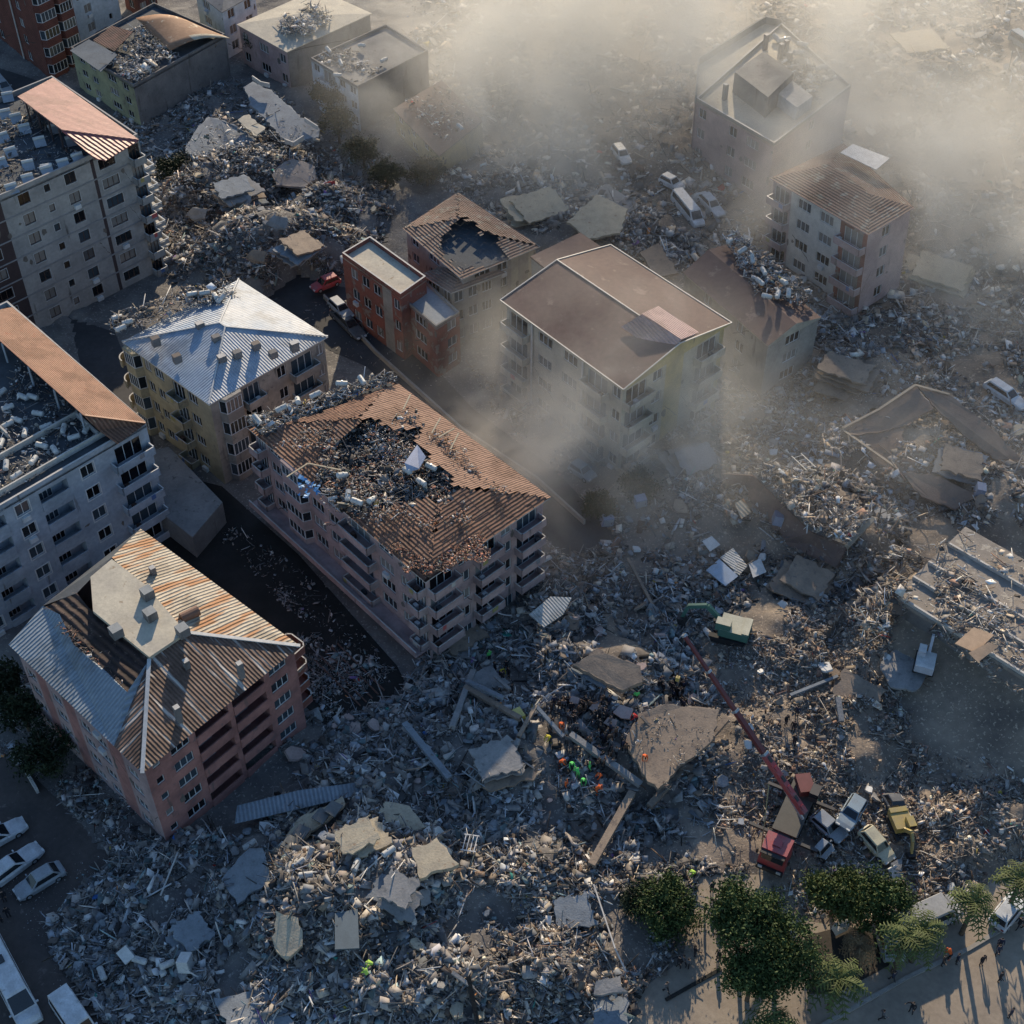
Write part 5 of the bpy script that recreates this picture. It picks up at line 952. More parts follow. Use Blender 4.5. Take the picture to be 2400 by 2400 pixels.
for x, y, l_ in ((300,2245,'white cabinet tipped onto the bluish rubble nearest the road'),(440,2275,'white cabinet above the flat blue slab'),(950,1210,'x')):
    if l_ != 'x': drop(cab, G(x, y, .5), random.uniform(0, 3), l_, 'cabinets lying in rubble', .5, 1.3)
for x, y, l_ in ((1818,1234,'pale blue cabinet by the collapsed block with boards'),(1500,1190,'dark blue cabinet in the dusty rubble'),(2290,1165,'pale cabinet on the dark gap of the brown fallen roof'),(1420,1235,'blue cabinet near the dusty street')):
    drop(blu, G(x, y, .6), random.uniform(0, 3), l_, 'cabinets in the upper rubble', .4, 1.3)
sheetm = MB(); panel(sheetm, PP([(948,1085,15.4),(978,1042,15.6),(998,1070,15.6),(982,1098,15.2),(955,1106,15.0)]), .1, flat('lavender_sheet', (.42,.46,.58), .5)); tag(sheetm.build('metal_sheet', org=P(970,1075,14.5)), 'upright lavender grey sheet in the hole of the pink block roof', 'sheet')
tarp = MB()
for i in range(26):
    x, y = 700+random.uniform(0, 42), 1118+random.uniform(0, 45); p = P(x, y, 13.8+random.uniform(0, .4)); s_ = random.uniform(.3, .7); a = random.uniform(0, 6)
    panel(tarp, [p, p+Vector((math.cos(a)*s_, math.sin(a)*s_, random.uniform(-.1,.3))), p+Vector((math.cos(a+1)*s_, math.sin(a+1)*s_, random.uniform(-.1,.3)))], .03, flat('bright_blue_tarp', (.08,.30,.62), .5))
tag(tarp.build('tarpaulin', org=P(720,1140,13.5)), 'shredded bright blue tarpaulin on the eave of the pink block', 'tarpaulin')
for i, (a, b, h_) in enumerate(((( 672,1118),(722,1086),14.4),((722,1086),(800,1102),14.6),((1012,1015),(1032,980),14.6),((1028,1025),(1065,1004),14.6),((1056,1053),(1075,1015),14.6),((945,960),(962,925),15.1),((818,1182),(790,1178),14.6))):
    mb = MB(); mb.bar(P(*a, h_), P(*b, h_), .14, .1, flat('pale_timber', (.5,.42,.3), .8)); tag(mb.build('timber_plank', org=P(*a, h_)), ['pale plank reaching out over the street eave of the pink block','pale plank joining the one over the street eave','first of three pale planks near the far eave of the pink block','second of three pale planks near the far eave of the pink block','third of three pale planks near the far eave of the pink block','splintered plank above the dark hole of the pink block roof','short plank at the eave by the white tank'][i], 'plank', 'planks on the pink block roof')
scatter('rubble', [(560,1230),(700,1330),(900,1540),(860,1560),(640,1400),(520,1250)], 500, .08, .9, ['grey','dark','blue'], 'litter along the foot of the pink canopy', zf=lambda x, y: 0*x+.08, edge=False)
for x, y in ((1840,100),(1870,130),(1890,155),(1865,165),(1900,190),(1820,95),(1925,165),(1880,110)): drop(tank, P(x, y, 9.6), random.uniform(0, 3), 'pale tank standing by the grey penthouse in the dust', 'tanks by the penthouse', .3, 1.1)
# pancaked floors: slabs lying one on the other
def pancake(px, py, w_, l_, yaw, n, lab, m=None, tilt=(.12, .05)):
    g = G(px, py); t = thing('collapsed_house', g, lab, 'ruin', None); t.rotation_euler = (tilt[0], tilt[1], yaw)
    for k in range(n):
        mm = m or random.choice([c_grey, c_blue, c_brown]); ww, ll = w_*(1-.08*k)*random.uniform(.85, 1), l_*(1-.06*k)*random.uniform(.85, 1); ox, oy = random.uniform(-.6, .6), random.uniform(-.5, .5); z = .5+k*.62; ring = []
        for (x0, y0), (x1, y1) in (((-1,-1),(1,-1)),((1,-1),(1,1)),((1,1),(-1,1)),((-1,1),(-1,-1))):
            for q_ in range(9): u = q_/9; ring.append(Vector((ox+(x0+(x1-x0)*u)*ww/2+random.uniform(-.22, .22), oy+(y0+(y1-y0)*u)*ll/2+random.uniform(-.22, .22), z+random.uniform(-.02, .02))))
        mb = MB(); lo_ = [v-Vector((0, 0, .24)) for v in ring]; mb.face(ring, mm); mb.face(lo_[::-1], mm)
        for i_ in range(len(ring)): j_ = (i_+1) % len(ring); mb.face([lo_[i_], lo_[j_], ring[j_], ring[i_]], mm)
        fs = mb.build('floor_slab', t, org=Vector((0, 0, 0))); fs.rotation_euler = (random.gauss(0, .05), random.gauss(0, .05), random.gauss(0, .07))
    return t
for a in ((560,470,7,5,.6,4,'pancaked floors near the top of the dark violet heap'),(700,590,6,5,.9,3,'pancaked floors on the street side of the dark violet heap'),(850,1985,4,3.2,.5,3,'pancaked floors between the solar panels and the cream slabs',c_cream),
          (930,2110,3.8,3,-.4,3,'pancaked floors south of the thick cream slab'),(1180,1800,5,4,.3,3,'pancaked bluish floors next to the ladder shaped frame'),(1085,1500,5,4,.7,2,'pancaked floors under the end wall of the pink block'),
          (1870,1375,6,5,-.6,3,'pancaked floors between the pale roof sheets and the long hall',c_brown),(1980,900,8,5,-.5,4,'pancaked brown floors at the crest of the tan rubble slope',c_brown),(2250,1100,6,5,-.3,3,'pancaked floors beside the pale cabinet on the fallen roof'),
          (1250,500,8,6,.5,3,'pancaked pale floors at the dust edge behind the caved in roof',c_cream),(1620,1090,6,4,.4,3,'pancaked grey floors east of the dusty street end'),(440,2200,3.6,3,.8,2,'pancaked bluish floors in the shaded heap near the vans',c_blue),
          (1330,2150,3.6,3,.2,2,'pancaked floors in the fine rubble north of the plaza strip'),(2010,1640,5,4,-.5,2,'pancaked brown floors in the rubble above the crushed cars',c_brown),(2200,650,9,6,-.4,3,'pancaked pale floors under the dust beyond the leaning block',c_cream),(2150,120,10,7,.3,3,'pancaked pale floors far off under the thick dust',c_cream)):
    pancake(*a[:7], m=a[7] if len(a) > 7 else None)
# dozens of loose broken slabs, individual but alike within each field
def loose(n, poly, mats, lab, grp, lo=.7, hi=1.9, name='concrete_chunk'):
    q = [P(a, b, 0) for a, b in poly]; X = [v.x for v in q]; Y = [v.y for v in q]; k = 0; protos = []
    for m in mats:
        mb = MB(); K = 6; an = sorted(random.uniform(0, 6.28) for _ in range(K)); an = [i*1.047+random.uniform(-.3, .3) for i in range(K)]; ra = [random.uniform(.45, .75) for _ in an]
        mb.hexa([Vector((math.cos(a)*r_*1.2, math.sin(a)*r_, 0)) for a, r_ in zip(an, ra)], [Vector((math.cos(a)*r_*1.15, math.sin(a)*r_*.95, .22)) for a, r_ in zip(an, ra)], m); o = mb.build(name); protos.append([o, False])
    while k < n:
        x, y = random.uniform(min(X), max(X)), random.uniform(min(Y), max(Y)); xa, ya = np.array([x]), np.array([y])
        if not in_poly(xa, ya, [v.to_tuple() for v in q])[0] or flatness(xa, ya)[0] < .5: continue
        pr = random.choice(protos)
        if not pr[1]: o = pr[0]; pr[1] = True
        else: o = pr[0].copy(); scn.collection.objects.link(o)
        o.location = (x, y, gz(x, y)+random.uniform(.12, .4)); s_ = random.uniform(lo, hi)*random.choice([.5, .6, .9]); o.scale = (s_, s_, random.uniform(.7, 1.3))
        o.rotation_euler = (random.gauss(0, .35), random.gauss(0, .35), random.uniform(0, 6.3)); tag(o, lab, 'slab', grp); k += 1
    for o, u_ in protos:
        if not u_: bpy.data.objects.remove(o)
loose(46, Z[0][0], [c_blue, c_grey, s_white], 'broken bluish slab piece in the shaded rubble heap near the vans', 'broken slabs near the vans', .6, 1.5)
loose(52, Z[1][0], [c_grey, c_cream, c_blue, s_white], 'broken slab piece on the high rubble mound', 'broken slabs on the mound', .6, 1.6)
loose(60, Z[3][0], [c_grey, c_blue, c_brown, c_pink], 'broken slab piece in the field of the rescue crews', 'broken slabs of the rescue field', .6, 1.8)
loose(40, Z[4][0], [c_grey, c_brown, s_white], 'broken slab piece in the brown rubble round the crane', 'broken slabs round the crane', .5, 1.3)
loose(40, Z[5][0], [c_grey, c_brown, s_white], 'broken slab piece in the dark rubble field below the big brown roof', 'broken slabs of the dark field', .6, 1.7)
loose(36, Z[6][0], [c_cream, c_brown, s_white, c_grey], 'broken slab piece on the tan rubble slope', 'broken slabs of the tan slope', .7, 2.0)
loose(40, Z[7][0], [c_grey, c_blue, c_cream], 'broken slab piece in the heap across from the beige corner block', 'broken slabs of the violet heap', .6, 1.8)
loose(34, Z[9][0], [c_cream, s_white, c_grey], 'pale slab piece under the dust cloud', 'pale slabs under the dust', 1.0, 3.0)
for poly, up_, m_, lab in (([(1330,520,.3),(1400,455,.6),(1470,490,.5),(1455,545,.1),(1380,560,0)], 1.2, c_cream, 'broad tan slab lit by the sun behind the caved in roof'),([(1360,470,.3),(1420,430,.4),(1500,480,.2),(1440,520,0)], .8, c_grey, 'grey slab behind the broad tan one at the dust edge'),([(1500,590,.2),(1545,570,.4),(1590,640,.3),(1540,650,0)], .8, c_brown, 'brown slab in the rubble beyond the big brown roof')):
    S('concrete_plate', lab, 'slab', poly, up_, .3, m_)
# ---------------------------------------------------------------- trees and palms
def leafmat(nm, c1, c2): return mat(nm, c1, c2, scale=.9, detail=3, bump=0, rough=.7, spec=.2)
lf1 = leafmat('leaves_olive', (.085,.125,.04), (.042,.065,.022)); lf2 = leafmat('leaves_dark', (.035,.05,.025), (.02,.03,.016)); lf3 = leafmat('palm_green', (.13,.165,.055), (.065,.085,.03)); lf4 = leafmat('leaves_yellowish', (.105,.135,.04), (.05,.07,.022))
bark = mat('bark', (.12,.09,.065), (.08,.06,.045), scale=3, bump=.4); drypalm = leafmat('dry_frond', (.28,.2,.11), (.2,.14,.08))
def leaves(name, root, cen, rad, n, ls, m, clumps=34, flatten=.75):
    cs = rng.normal(0, 1, (clumps, 3)); cs /= np.linalg.norm(cs, axis=1)[:, None]; cs *= rng.uniform(.35, 1.0, (clumps, 1))*np.array([rad, rad, rad*flatten])[None]
    cs[:, 2] = np.abs(cs[:, 2])*.9 - rad*.25; k = rng.integers(0, clumps, n); cr = rng.uniform(.16, .34, clumps)[k][:, None]*rad
    p = cs[k]+rng.normal(0, 1, (n, 3))*cr*.6 + np.array(cen)[None]-np.array(root.location)[None]
    a = rng.normal(0, 1, (n, 3)); a /= np.linalg.norm(a, axis=1)[:, None]; b = rng.normal(0, 1, (n, 3)); b -= (a*b).sum(1)[:, None]*a; b /= np.linalg.norm(b, axis=1)[:, None]
    s_ = rng.uniform(.5, 1.2, (n, 1))*ls; v = np.stack([p-a*s_, p+b*s_*.45, p+a*s_, p-b*s_*.45], 1).reshape(-1)
    me = bpy.data.meshes.new(name); me.vertices.add(n*4); me.vertices.foreach_set('co', v.astype(np.float32)); me.loops.add(n*4); me.loops.foreach_set('vertex_index', np.arange(n*4, dtype=np.int32))
    me.polygons.add(n); me.polygons.foreach_set('loop_start', (np.arange(n)*4).astype(np.int32)); me.polygons.foreach_set('loop_total', np.full(n, 4, np.int32)); me.update(calc_edges=True); me.materials.append(m)
    o = bpy.data.objects.new(name, me); scn.collection.objects.link(o); o.parent = root; return o
def tree(px, py, rad, ht, m, lab, grp=None, n=5200, ls=.16, name='broadleaf_tree'):
    c = P(px, py, ht-rad*.5); g = Vector((c.x, c.y, gz(c.x, c.y))); t = thing(name, g, lab, 'tree', grp); mb = MB(); top = Vector((c.x, c.y, ht*.55))
    mb.cyl(g-Vector((0, 0, .2)), top, .22, .15, bark, 8)
    for i in range(6): a = i*1.05+random.random(); mb.cyl(top-Vector((0, 0, .3)), top+Vector((math.cos(a)*rad*.6, math.sin(a)*rad*.6, rad*random.uniform(.3, .7))), .1, .03, bark, 6)
    mb.build('trunk', t); leaves('crown', t, (c.x, c.y, ht-rad*.55), rad, n, ls, m); return t
tree(1745,2140,3.4,7.2,lf1,'dense olive green tree whose crown touches the red truck cab', 'olive green trees on the plaza', 17000, .17)
tree(1830,2225,3.5,7.0,lf1,'olive green tree with the widest shade standing nearest the plaza palms', 'olive green trees on the plaza', 17000, .17)
tree(1765,2285,2.5,5.6,lf1,'smaller olive green tree tucked under the two big crowns', 'olive green trees on the plaza', 9000, .17)
tree(1965,2088,2.8,5.4,lf4,'yellow green tree beneath the heap of crushed cars', 'yellow green trees by the crushed cars', 12000, .17)
tree(2065,2105,2.8,5.0,lf1,'round green tree beside the yellow green one below the crushed cars', 'yellow green trees by the crushed cars', 12000, .17)
tree(1560,2125,3.0,3.4,lf1,'low wide olive bush rising out of the rubble next to the plaza', None, 13000, name='bush')
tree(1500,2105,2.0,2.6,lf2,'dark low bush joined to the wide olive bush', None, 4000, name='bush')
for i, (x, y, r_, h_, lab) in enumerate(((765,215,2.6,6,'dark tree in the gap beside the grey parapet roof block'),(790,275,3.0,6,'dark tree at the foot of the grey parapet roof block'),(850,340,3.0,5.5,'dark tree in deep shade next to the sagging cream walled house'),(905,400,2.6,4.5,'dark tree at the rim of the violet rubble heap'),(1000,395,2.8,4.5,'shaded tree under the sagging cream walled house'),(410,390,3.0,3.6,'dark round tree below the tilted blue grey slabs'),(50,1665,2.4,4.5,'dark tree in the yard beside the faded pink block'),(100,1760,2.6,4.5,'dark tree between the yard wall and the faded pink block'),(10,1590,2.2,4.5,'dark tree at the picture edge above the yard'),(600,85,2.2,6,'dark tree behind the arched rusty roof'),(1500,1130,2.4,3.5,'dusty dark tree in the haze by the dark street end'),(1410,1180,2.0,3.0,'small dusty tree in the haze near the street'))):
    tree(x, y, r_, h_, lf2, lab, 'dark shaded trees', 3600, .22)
def palm(px, py, ht, lab, m=lf3, nf=26, L=2.4, dry=False):
    c = P(px, py, ht); g = Vector((c.x, c.y, gz(c.x, c.y))); t = thing('palm_tree', g, lab, 'palm tree', 'palms along the plaza'); mb = MB()
    for i in range(8): mb.cyl(g.lerp(c, i/8), g.lerp(c, (i+1)/8), .24-.008*i, .2-.008*i, bark, 9)
    mb.build('trunk', t)
    for i in range(nf):
        a = i*2.4+random.uniform(-.2, .2); el = random.uniform(-.25, 1.15); d = Vector((math.cos(a), math.sin(a), 0)); s_ = Vector((-d.y, d.x, 0)); pts = []; Lf = L*random.uniform(.8, 1.1)
        for j in range(8): u = j/7; pts.append(c + d*(Lf*u*math.cos(el*.6)) + Vector((0, 0, Lf*(math.sin(el)*u - .75*u*u))))
        fb = MB(); mm = m if not (dry and i % 2) else drypalm
        for j in range(7): fb.bar(pts[j], pts[j+1], .05, .03, mm)
        for j in range(1, 8):
            for q_ in (0, .5):
                p = pts[j-1].lerp(pts[j], q_+.3 if q_ else .9); w_ = .62*math.sin(math.pi*(.18+.78*j/8)); fw = (pts[j]-pts[j-1]).normalized()
                for sg in (-1, 1):
                    e = p + s_*sg*w_ + fw*w_*.5 - Vector((0, 0, w_*.35)); fb.face([p-fw*.05, p+fw*.07, e+fw*.03, e], mm)
        fb.build('frond', t)
    return t
palm(2125,2195,6.0,'tall palm standing before the grey sheeted van'); palm(2165,2180,5.2,'palm leaning against the tall palm by the grey sheeted van'); palm(2285,2115,5.2,'palm between the grey sheeted van and the white car'); palm(1965,2295,5.0,'broad palm with bright centre beside the plaza kerb', nf=34, L=2.7)
palm(1815,2395,4.2,'palm crown cut by the bottom picture edge'); palm(2395,2060,5.0,'palm crown cut by the picture edge above the white car'); palm(2015,2215,2.4,'withered palm with dry brown fronds', drypalm, 18, 1.7, True)
# ---------------------------------------------------------------- vehicles
rubber = flat('tyre_rubber', (.02,.02,.02), .8); cglass = flat('car_glass', (.02,.025,.03), .08, spec=.7); chrome = flat('light_lens', (.6,.62,.62), .2); tail = flat('tail_lens', (.3,.02,.02), .3); blackp = flat('black_plastic', (.03,.03,.032), .6)
def paint(n, c): return mat('paint_'+n, c, tuple(x*.6+.07 for x in c), scale=1.1, rough=.38, bump=0, spec=.5, spot=tuple(x*.4+.09 for x in c), spot_scale=1.5, spot_amt=.6)
pw = paint('white', (.62,.65,.68)); pg = paint('grey', (.32,.35,.38)); pr_ = paint('red', (.42,.04,.05)); pb_ = paint('blue_grey', (.22,.29,.35)); pd = paint('dark', (.06,.065,.075)); py_ = paint('yellow', (.42,.32,.09)); pc = paint('cream', (.6,.55,.38))
def car(name, label, a, b, wd=1.75, ht=1.45, m=pw, style='sedan', group=None, z=None, up0=0):
    """a, b: ground points of the rear and the front."""
    L = (b-a).length; d = (b-a).normalized(); t = thing(name, ((a+b)/2)+Vector((0, 0, up0)), label, 'car' if style in ('sedan', 'hatch') else 'van', group); t.rotation_euler = (0, 0, math.atan2(d.y, d.x))
    box_ = style in ('van', 'bus'); h = L/2; w_ = wd/2; K = Vector
    def ring(x, s, zl, zm, zt, tp): return [K((x,-w_*s,zl)), K((x,w_*s,zl)), K((x,w_*s,zm)), K((x,w_*s*tp,zt)), K((x,-w_*s*tp,zt)), K((x,-w_*s,zm))]
    zb = ht*.58 if not box_ else ht*.5
    if box_: st = [(-h,.94,.35,zb*.9,zb,.96),(-h+.1,1,.28,zb,zb+.02,.98),(h*.72,1,.28,zb,zb+.02,.98),(h*.93,.97,.28,zb*.8,zb*.95,.9),(h,.86,.35,zb*.55,zb*.7,.85)]
    else: st = [(-h,.84,.4,zb*.72,zb*.9,.85),(-h+.18,.95,.3,zb*.8,zb,.88),(-h*.45,1,.25,zb*.86,zb+.02,.9),(h*.35,1,.25,zb*.86,zb,.9),(h*.8,.96,.26,zb*.74,zb*.86,.85),(h,.8,.34,zb*.55,zb*.66,.85)]
    mb = MB(); rs = [ring(*q) for q in st]
    for r0, r1 in zip(rs, rs[1:]):
        for i in range(6): mb.face([r0[i], r0[(i+1) % 6], r1[(i+1) % 6], r1[i]][::-1], m)
    mb.face(rs[0], m); mb.face(rs[-1][::-1], m)
    x0, x1, y0, y1 = (-h*.97, h*.80, -h*.94, h*.55) if box_ else ((-h*.82, h*.42, -h*.55, h*.12) if style == 'sedan' else (-h*.93, h*.42, -h*.78, h*.12))
    bs, tp = (.96, .86) if box_ else (.88, .70); zt = ht
    base = [K((x0,-w_*bs,zb)), K((x1,-w_*bs,zb)), K((x1,w_*bs,zb)), K((x0,w_*bs,zb))]; top = [K((y0,-w_*tp,zt)), K((y1,-w_*tp,zt)), K((y1,w_*tp,zt)), K((y0,w_*tp,zt))]
    mb.hexa(base, top, m); mid = [v+(K((0,0,.06)) if True else 0) for v in top]; mid = [K((v.x*.97, v.y*.93, v.z)) for v in mid]; mb.hexa(top, mid, m)
    t_ = t.location; sh = lambda mb_, nm, p=t: mb_.build(nm, p, org=Vector((0, 0, 0)))
    sh(mb, 'body')
    for nm, (i, j), (u0, u1, v0, v1) in (('rear_window', (3, 0), (.08,.92,.12,.88)), ('windscreen', (1, 2), (.06,.94,.08,.9)), ('side_window', (0, 1), (.06,.94,.15,.85)), ('side_window', (2, 3), (.06,.94,.15,.85))):
        if style == 'van' and nm == 'rear_window': u0, u1 = .15, .85
        A, B, C, D = base[i], base[j], top[j], top[i]; f = lambda u, v: A.lerp(B, u).lerp(D.lerp(C, u), v); nn = (B-A).cross(D-A).normalized(); nn = nn if nn.dot((A+B)/2-K((0, 0, 0))) > 0 or abs(nn.x) < .1 and nn.y*((A+B)/2).y > 0 else nn
        gb = MB(); o_ = nn*.015; gb.face([f(u0, v0)+o_, f(u1, v0)+o_, f(u1, v1)+o_, f(u0, v1)+o_], cglass); gb.face([f(u0, v0)-o_, f(u1, v0)-o_, f(u1, v1)-o_, f(u0, v1)-o_][::-1], cglass)
        w__ = sh(gb, nm)
    for sx in (-.62, .62):
        for sy in (-1, 1):
            wb = MB(); wb.cyl((h*sx, sy*(w_-.2), .32), (h*sx, sy*(w_+.01), .32), .32, .32, rubber, 14); wh = sh(wb, 'wheel'); wh['o_'] = [0, 0, 0]; rb = MB(); rb.cyl((h*sx, sy*(w_+.0), .32), (h*sx, sy*(w_+.03), .32), .19, .17, t_steel, 10); rb.build('rim', wh)
    for sy in (-1, 1):
        lb = MB(); lb.box((h-.12, sy*w_*.58, zb*.60 if box_ else zb*.62), (.28, .34, .16), chrome); sh(lb, 'headlight'); lb = MB(); lb.box((-h+.05, sy*w_*.66, zb*.75), (.14, .26, .18), tail); sh(lb, 'tail_light'); lb = MB(); lb.box((x1-.25, sy*(w_+.1), zb+.08), (.12, .2, .14), m); sh(lb, 'mirror')
    if style == 'bus':
        rb = MB(); rb.box((-h*.1, 0, ht+.12), (.8, .8, .1), cglass, mt=cglass); sh(rb, 'roof_hatch')
    return t
car('parked_car', 'white parked car at the picture edge, farthest from the white vans', G(-75,2010), G(62,1933), 1.8, 1.5, pw, 'hatch', 'white cars parked in a row')
car('parked_car', 'white parked car with bluish roof, second in the row of three', G(-45,2095), G(97,1990), 1.85, 1.5, pw, 'hatch', 'white cars parked in a row')
car('parked_car', 'pale grey car with an open door, nearest the rubble in the row', G(150,2038), G(40,2105), 1.72, 1.42, pg, 'sedan', 'white cars parked in a row')
car('minibus', 'long white minibus with roof hatch on the shaded road', G(-35,2190), G(80,2410), 2.1, 2.5, pw, 'bus'); car('delivery_van', 'shorter white van cut by the bottom picture edge', G(145,2345), G(215,2450), 2.0, 2.2, pw, 'van')
car('parked_car', 'silver car on the road beside the red brick tower', G(-10,185), G(28,230), 1.75, 1.4, pg, 'hatch')
car('crushed_car', 'red car half buried at the street corner by the violet rubble heap', G(792,652,.1), G(735,695,.1), 1.75, 1.4, pr_, 'hatch')
car('crushed_car', 'dark car buried nose down beside the red orange terrace', G(785,735,.1), G(850,800,.1), 1.75, 1.4, pd, 'sedan'); car('crushed_car', 'white roofed wrecked car on top of the dark buried one', G(780,725,1.0), G(822,765,1.0), 1.7, 1.3, pg, 'hatch')
car('parked_car', 'white car on cleared ground near the brown fallen roof', G(2310,905,.1), G(2400,965,.1), 1.8, 1.5, pw, 'hatch'); 
for i, (a, b, lab, st) in enumerate((((1442,352),(1470,392),'dust veiled white car alone beyond the pink grey block','hatch'),((1550,425),(1598,452),'dust veiled pale car lying by the rubble north of the big roof','hatch'),((1583,472),(1640,535),'white van under the dust near the tan slab','van'),((1640,462),(1690,515),'white broken car next to the van under the dust','sedan'),((2370,92),(2420,130),'dark dust veiled vehicle at the far picture edge','van'))):
    car('dusty_car', lab, G(*a, .1), G(*b, .1), 1.8, 1.5 if st != 'van' else 2.0, pw if i != 4 else pb_, st, 'cars under the dust')
cr = [((1905,1918),(1975,1975),pg,'hatch',.3,'crushed grey white car under the blue grey one by the crane'),((2010,1885),(1965,1965),pb_,'hatch',1.0,'crushed blue grey car lying on top of the pile by the crane'),((2015,1955),(2085,2025),pc,'hatch',.4,'crushed car with cream roof in the pile by the crane'),((2080,1870),(2110,1925),pd,'sedan',.2,'dark crushed car behind the yellow excavator'),((1915,1985),(1945,2010),pg,'hatch',.1,'small grey wreck fragment beside the red truck cab')]
for a, b, m_, st, up0, lab in cr:
    t = car('crushed_car', lab, G(*a), G(*b), 1.75, 1.25, m_, st, 'crushed cars piled by the crane', up0=up0); t.rotation_euler = (random.uniform(-.25, .25), random.uniform(-.2, .2), t.rotation_euler[2]); t.scale = (1, 1, .85)
car('covered_van', 'large grey sheeted van parked under the palms', G(2095,2195), G(2240,2130), 2.2, 2.3, flat('grey_cover', (.34,.35,.36), .7), 'van'); car('covered_van', 'dark van in front of the grey sheeted one', G(2068,2170), G(2095,2260), 1.9, 1.9, pg, 'van')
car('parked_car', 'white car at the kerb beyond the palms', G(2330,2180), G(2385,2110), 1.8, 1.5, pw, 'hatch')
car('parked_car', 'pale blue car among the dusty street below the big brown roof', G(1340,1095), G(1390,1130), 1.7, 1.4, pb_, 'hatch')
# crane truck
ctr = G(1812, 2022); rear = G(1880, 1868); d = (ctr-rear).normalized(); yaw = math.atan2(d.y, d.x)
crane = thing('crane_truck', (rear+ctr)/2, 'mobile crane truck with red cab and long dark telescopic boom raised over the rubble', 'crane'); crane.rotation_euler = (0, 0, yaw)
boomd = flat('boom_dark_red', (.16,.045,.045), .4); Lc = (ctr-rear).length; cred = paint('crane_red', (.40,.05,.055)); cgrey = flat('chassis_grey', (.05,.05,.055), .5)
loc = lambda mb, nm, p=None: mb.build(nm, p or crane, org=Vector((0, 0, 0)))
def part(nm, *bx, p=None):
    mb = MB()
    for c, s_, m_ in bx: mb.box(c, s_, m_)
    o = loc(mb, nm, p); o['o_'] = [0, 0, 0]; return o
mb = MB(); x = Lc/2; mb.hexa([Vector(v) for v in ((x-1.1,-1.25,.7),(x+1.2,-1.25,.7),(x+1.2,1.25,.7),(x-1.1,1.25,.7))], [Vector(v) for v in ((x-1.05,-1.2,3.0),(x+.85,-1.15,3.0),(x+.85,1.15,3.0),(x-1.05,1.2,3.0))], cred); cabo = loc(mb, 'cab')
cabo['o_'] = [0, 0, 0]; part('roof_hatch', ((x-.1, 0, 3.05), (.7, .8, .12), pr_), p=cabo); part('windscreen', ((x+1.04, 0, 2.2), (.1, 2.0, .9), cglass), p=cabo); part('sun_visor', ((x+1.1, 0, 2.85), (.4, 2.2, .1), blackp), p=cabo)
part('bumper', ((x+1.3, 0, .75), (.25, 2.45, .5), blackp)); 
for sy in (-1, 1): part('headlight', ((x+1.4, sy*.85, .9), (.1, .4, .25), chrome)); part('mirror', ((x+.9, sy*1.45, 2.3), (.15, .2, .6), blackp))
part('chassis', ((-1.2, 0, .95), (Lc, 1.0, .5), cgrey)); part('deck', ((-1.6, 0, 1.3), (Lc-1.8, 2.4, .15), flat('deck_grey', (.085,.085,.08), .7)))
for sx in (-.42, -.25, .02, .38):
    for sy in (-1, 1): wb = MB(); wb.cyl((Lc*sx, sy*.85, .5), (Lc*sx, sy*1.22, .5), .5, .5, rubber, 14); loc(wb, 'wheel')
for sx in (-.40, .22):
    mb = MB(); mb.bar((Lc*sx, -3.2, 1.1), (Lc*sx, 3.2, 1.1), .3, .25, cgrey); o = loc(mb, 'outrigger'); o['o_'] = [0, 0, 0]
    for sy in (-1, 1): mb = MB(); mb.cyl((Lc*sx, sy*3.1, 0), (Lc*sx, sy*3.1, 1.0), .09, .09, t_steel, 8); mb.cyl((Lc*sx, sy*3.1, 0), (Lc*sx, sy*3.1, .08), .35, .35, cgrey, 12); loc(mb, 'jack', o)
mb = MB(); mb.cyl((-Lc*.45, 0, 1.3), (-Lc*.45, 0, 1.9), .9, .8, cgrey, 18); mb.box((-Lc*.45-.2, .0, 2.2), (2.0, 1.4, .7), boomd, .6); loc(mb, 'turret')
part('operator_cab', ((-Lc*.45+.5, 1.15, 2.5), (1.2, .8, 1.2), cgrey), ((-Lc*.45+.5, 1.15, 2.8), (1.22, .83, .5), cglass))
M_ = Matrix.Translation(crane.location) @ Matrix.Rotation(yaw, 4, 'Z'); inv = M_.inverted()
b0 = inv @ P(1885, 1905, 2.9); b1 = inv @ P(1602, 1487, 15.5)
for nm, t0, t1, w_, m_ in (('boom_section', 0, .34, .55, cred), ('boom_section', .32, .58, .44, boomd), ('boom_section', .56, .8, .35, boomd), ('boom_section', .78, 1, .28, boomd)):
    mb = MB(); mb.bar(b0.lerp(b1, t0), b0.lerp(b1, t1), w_, w_, m_); mb.bar(b0.lerp(b1, t1-.012), b0.lerp(b1, t1), w_+.1, w_+.1, t_steel)
    if m_ is cred:
        for q_ in range(6): mb.bar(b0.lerp(b1, q_*.055)+Vector((0, 0, .32)), b0.lerp(b1, q_*.055+.03)+Vector((0, 0, .36)), .3, .16, cgrey if q_ % 2 else pr_)
    loc(mb, nm)
mb = MB(); mb.cyl(b0+Vector((0, 0, -1.0)), b0.lerp(b1, .25)-Vector((0, 0, .3)), .16, .16, t_steel, 10); loc(mb, 'lift_cylinder'); tip = b1
mb = MB(); mb.cyl(tip, tip-Vector((0, 0, 6)), .03, .03, blackp, 6); mb.box(tip-Vector((0, 0, 6.2)), (.35, .35, .5), py_); loc(mb, 'hook')
